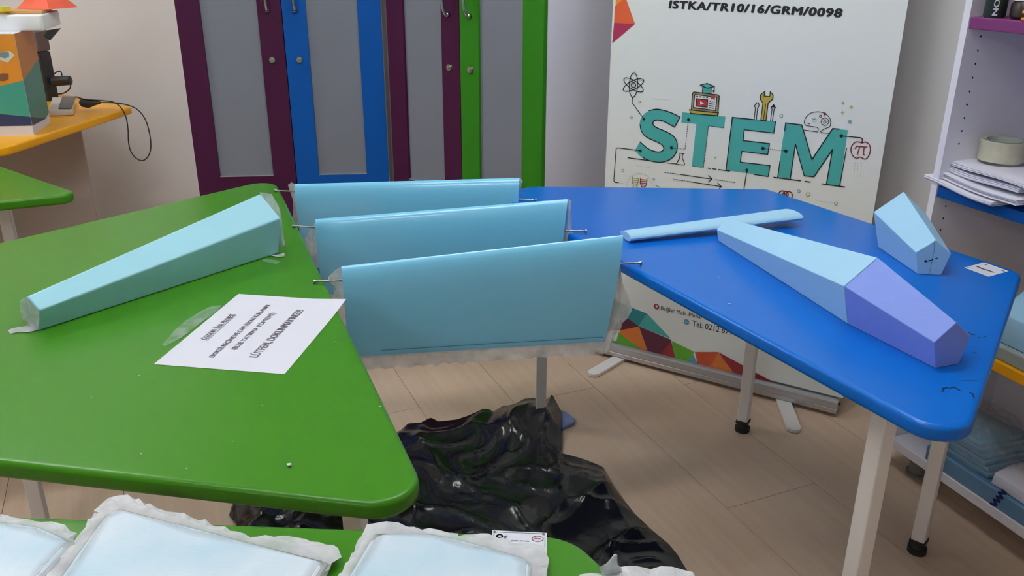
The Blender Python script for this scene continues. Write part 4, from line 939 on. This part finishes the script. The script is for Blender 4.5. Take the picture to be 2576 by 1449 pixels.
def wrapped(label, outer, inner, zt, seed, zo=.010):
    rnd = random.Random(seed)
    I = [at(*p_, T + zt) for p_ in inner]; O = [at(*p_, T + zo) for p_ in outer]
    c = sum(I, Vector()) / len(I); t = thing('cloth_covered_wing', Vector((c.x, c.y, T)), label, 'wing', 'cloth covered foam wings on the nearest table')
    bm = bmesh.new(); slab(bm, round_poly([(p.x, p.y) for p in I], .02, 4), T + .0015, T + zt, min(.006, zt * .4), 4); obj('foam_core', bm, cloth, t)
    pts = []
    for i, p in enumerate(O):
        q = O[(i + 1) % len(O)]; L = (q - p).length; k = max(1, int(L / .008)) if L < .25 else 6
        for m_ in range(k):
            v = p.lerp(q, m_ / k); v.x += rnd.uniform(-.0012, .0012); v.y += rnd.uniform(-.0012, .0012); v.z += rnd.uniform(-.002, .003); pts.append(v)
    def reach(poly, ang):
        dx, dy = math.cos(ang), math.sin(ang); best = .01
        for i in range(len(poly)):
            p, q = poly[i], poly[(i + 1) % len(poly)]; ex, ey = q.x - p.x, q.y - p.y; den = dx * ey - dy * ex
            if abs(den) < 1e-12: continue
            s = ((p.x - c.x) * ey - (p.y - c.y) * ex) / den; k = ((p.x - c.x) * dy - (p.y - c.y) * dx) / den
            if s > 0 and -1e-6 <= k <= 1 + 1e-6: best = max(best, s)
        return best
    angs = sorted({round(math.atan2(p.y - c.y, p.x - c.x), 4) for p in pts + I})
    bm = bmesh.new(); rings = [[], [], [], [], []]
    for a_ in angs:
        ri, ro = reach(I, a_), reach(pts, a_); ro = max(ro, ri + .004); d = Vector((math.cos(a_), math.sin(a_), 0)); b0 = Vector((c.x, c.y, T))
        zq = zo + rnd.uniform(-.002, .003)
        rings[0].append(b0 + d * (ri - .016) + UP * (zt + .0004)); rings[1].append(b0 + d * (ri - .006) + UP * (zt + .0002)); rings[2].append(b0 + d * (ri + .001) + UP * (zt - .003))
        rings[3].append(b0 + d * (ri + (ro - ri) * .55) + UP * (zo + (zt - zo) * .42)); rings[4].append(b0 + d * ro + UP * zq)
    loft(bm, rings, caps=False)
    hem = obj('cloth_hem', bm, M['hem'], t)
    at_ = hem.data.attributes.new('cover', 'FLOAT', 'POINT'); na = len(angs)      # the cloth thins out over the foam
    at_.data.foreach_set('value', [v for v in (0, .45, .8, .95, 1) for _ in range(na)])
    return t
wrapped('middle white cloth covered wing on the nearest table, its corner towards the big green table', [(60, 1560), (118, 1449), (195, 1353), (245, 1275), (272, 1252), (325, 1250), (377, 1271), (419, 1283), (465, 1294), (517, 1311), (629, 1350), (690, 1352), (741, 1351), (769, 1353), (852, 1381), (859, 1400), (838, 1420), (818, 1449), (740, 1560)],
        [(90, 1560), (150, 1449), (210, 1364), (262, 1292), (300, 1275), (821, 1410), (797, 1449), (715, 1560)], .019, 1, .010)
wrapped('cloth covered wing at the bottom left corner of the nearest table', [(-220, 1560), (-160, 1290), (0, 1299), (38, 1301), (108, 1311), (150, 1318), (192, 1343), (150, 1400), (60, 1540)],
        [(-240, 1560), (-190, 1298), (0, 1307), (100, 1322), (182, 1358), (110, 1440), (20, 1560)], .016, 2, .008)
wrapped('cloth covered wing covering half of the table sticker on the nearest table', [(790, 1560), (855, 1449), (920, 1324), (939, 1313), (968, 1309), (1001, 1315), (1059, 1335), (1081, 1333), (1150, 1346), (1190, 1342), (1227, 1346), (1292, 1367), (1344, 1364), (1366, 1376), (1380, 1404), (1377, 1449), (1385, 1560)],
        [(815, 1560), (873, 1449), (940, 1338), (1074, 1337), (1150, 1352), (1220, 1370), (1318, 1398), (1338, 1415), (1336, 1449), (1340, 1560)], .017, 3, .009)
wrapped('cloth covered wing at the right end of the nearest table, overhanging its edge', [(1440, 1560), (1457, 1449), (1511, 1441), (1530, 1424), (1538, 1404), (1546, 1430), (1600, 1429), (1639, 1430), (1716, 1431), (1745, 1443), (1790, 1560)],
        [(1470, 1580), (1500, 1470), (1740, 1468), (1770, 1580)], .020, 4, .014)
bm = bmesh.new(); a = at(1535, 1432, T + .018); tip = at(1548, 1396, T + .045)
loft(bm, [[a.lerp(tip, s) + Vector((math.cos(k) * r0, math.sin(k) * r0 * .6, 0)) for k in [2 * math.pi * j / 7 for j in range(7)]] for s, r0 in ((0, .012), (.35, .006), (.7, .0035), (1, .002))])
for o_ in COL.objects:
    if o_.name == 'cloth_covered_wing.003': obj('cloth_peak', bm, M['film'], o_, smooth=True)
# sticker half under the cloth
s2 = thing('table_sticker', at(1307, 1352, T), 'white printed sticker on the nearest table, half under a cloth hem', 'sticker')
sa, sb_, sc_ = at(1238.8, 1335.5, T), at(1375.8, 1342, T), at(1376, 1391, T); dn_ = (sc_ - sb_).normalized() * .078
bm = bmesh.new(); slab(bm, [sa, sb_, sb_ + dn_, sa + dn_], T + .0002, T + .0008); obj('sticker_sheet', bm, M['paper'], s2)
bm = bmesh.new(); zs = lambda x, y: tp.uv(1200 + x * .07764, 1310 + y * .07764)
IM = [M['ink'], mat('print_violet', (96, 88, 140), .6), mat('print_red', (190, 50, 56), .6), M['ink2']]
stroke(bm, tp, [zs(2195, 880), zs(2200, 470), zs(2140, 440), zs(560, 385), zs(535, 560)], .0006, .0011, 3)
fill(bm, tp, disc(zs(565, 385), .0017), .0013, 3); fill(bm, tp, disc(zs(2155, 455), .0017), .0013, 3)
q = disc(zs(730, 520), .0031, .0026); stroke(bm, tp, q + q[:1], .0016, .0011, 0)
fill(bm, tp, [zs(*p_) for p_ in ((850, 530), (900, 510), (960, 500), (985, 545), (930, 590), (860, 590))], .0011, 1)
q = disc(zs(1965, 608), .0062, .0046); stroke(bm, tp, q + q[:1], .0008, .0011, 3); stroke(bm, tp, [zs(1870, 600), zs(2055, 610)], .0018, .0011, 2)
for a_, b_ in (((1120, 668), (1215, 678)), ((1235, 668), (1355, 680)), ((1405, 675), (1500, 682)), ((1560, 682), (1680, 692))): stroke(bm, tp, [zs(*a_), zs(*b_)], .0012, .0011, 3)
obj('sticker_print', bm, IM, s2)
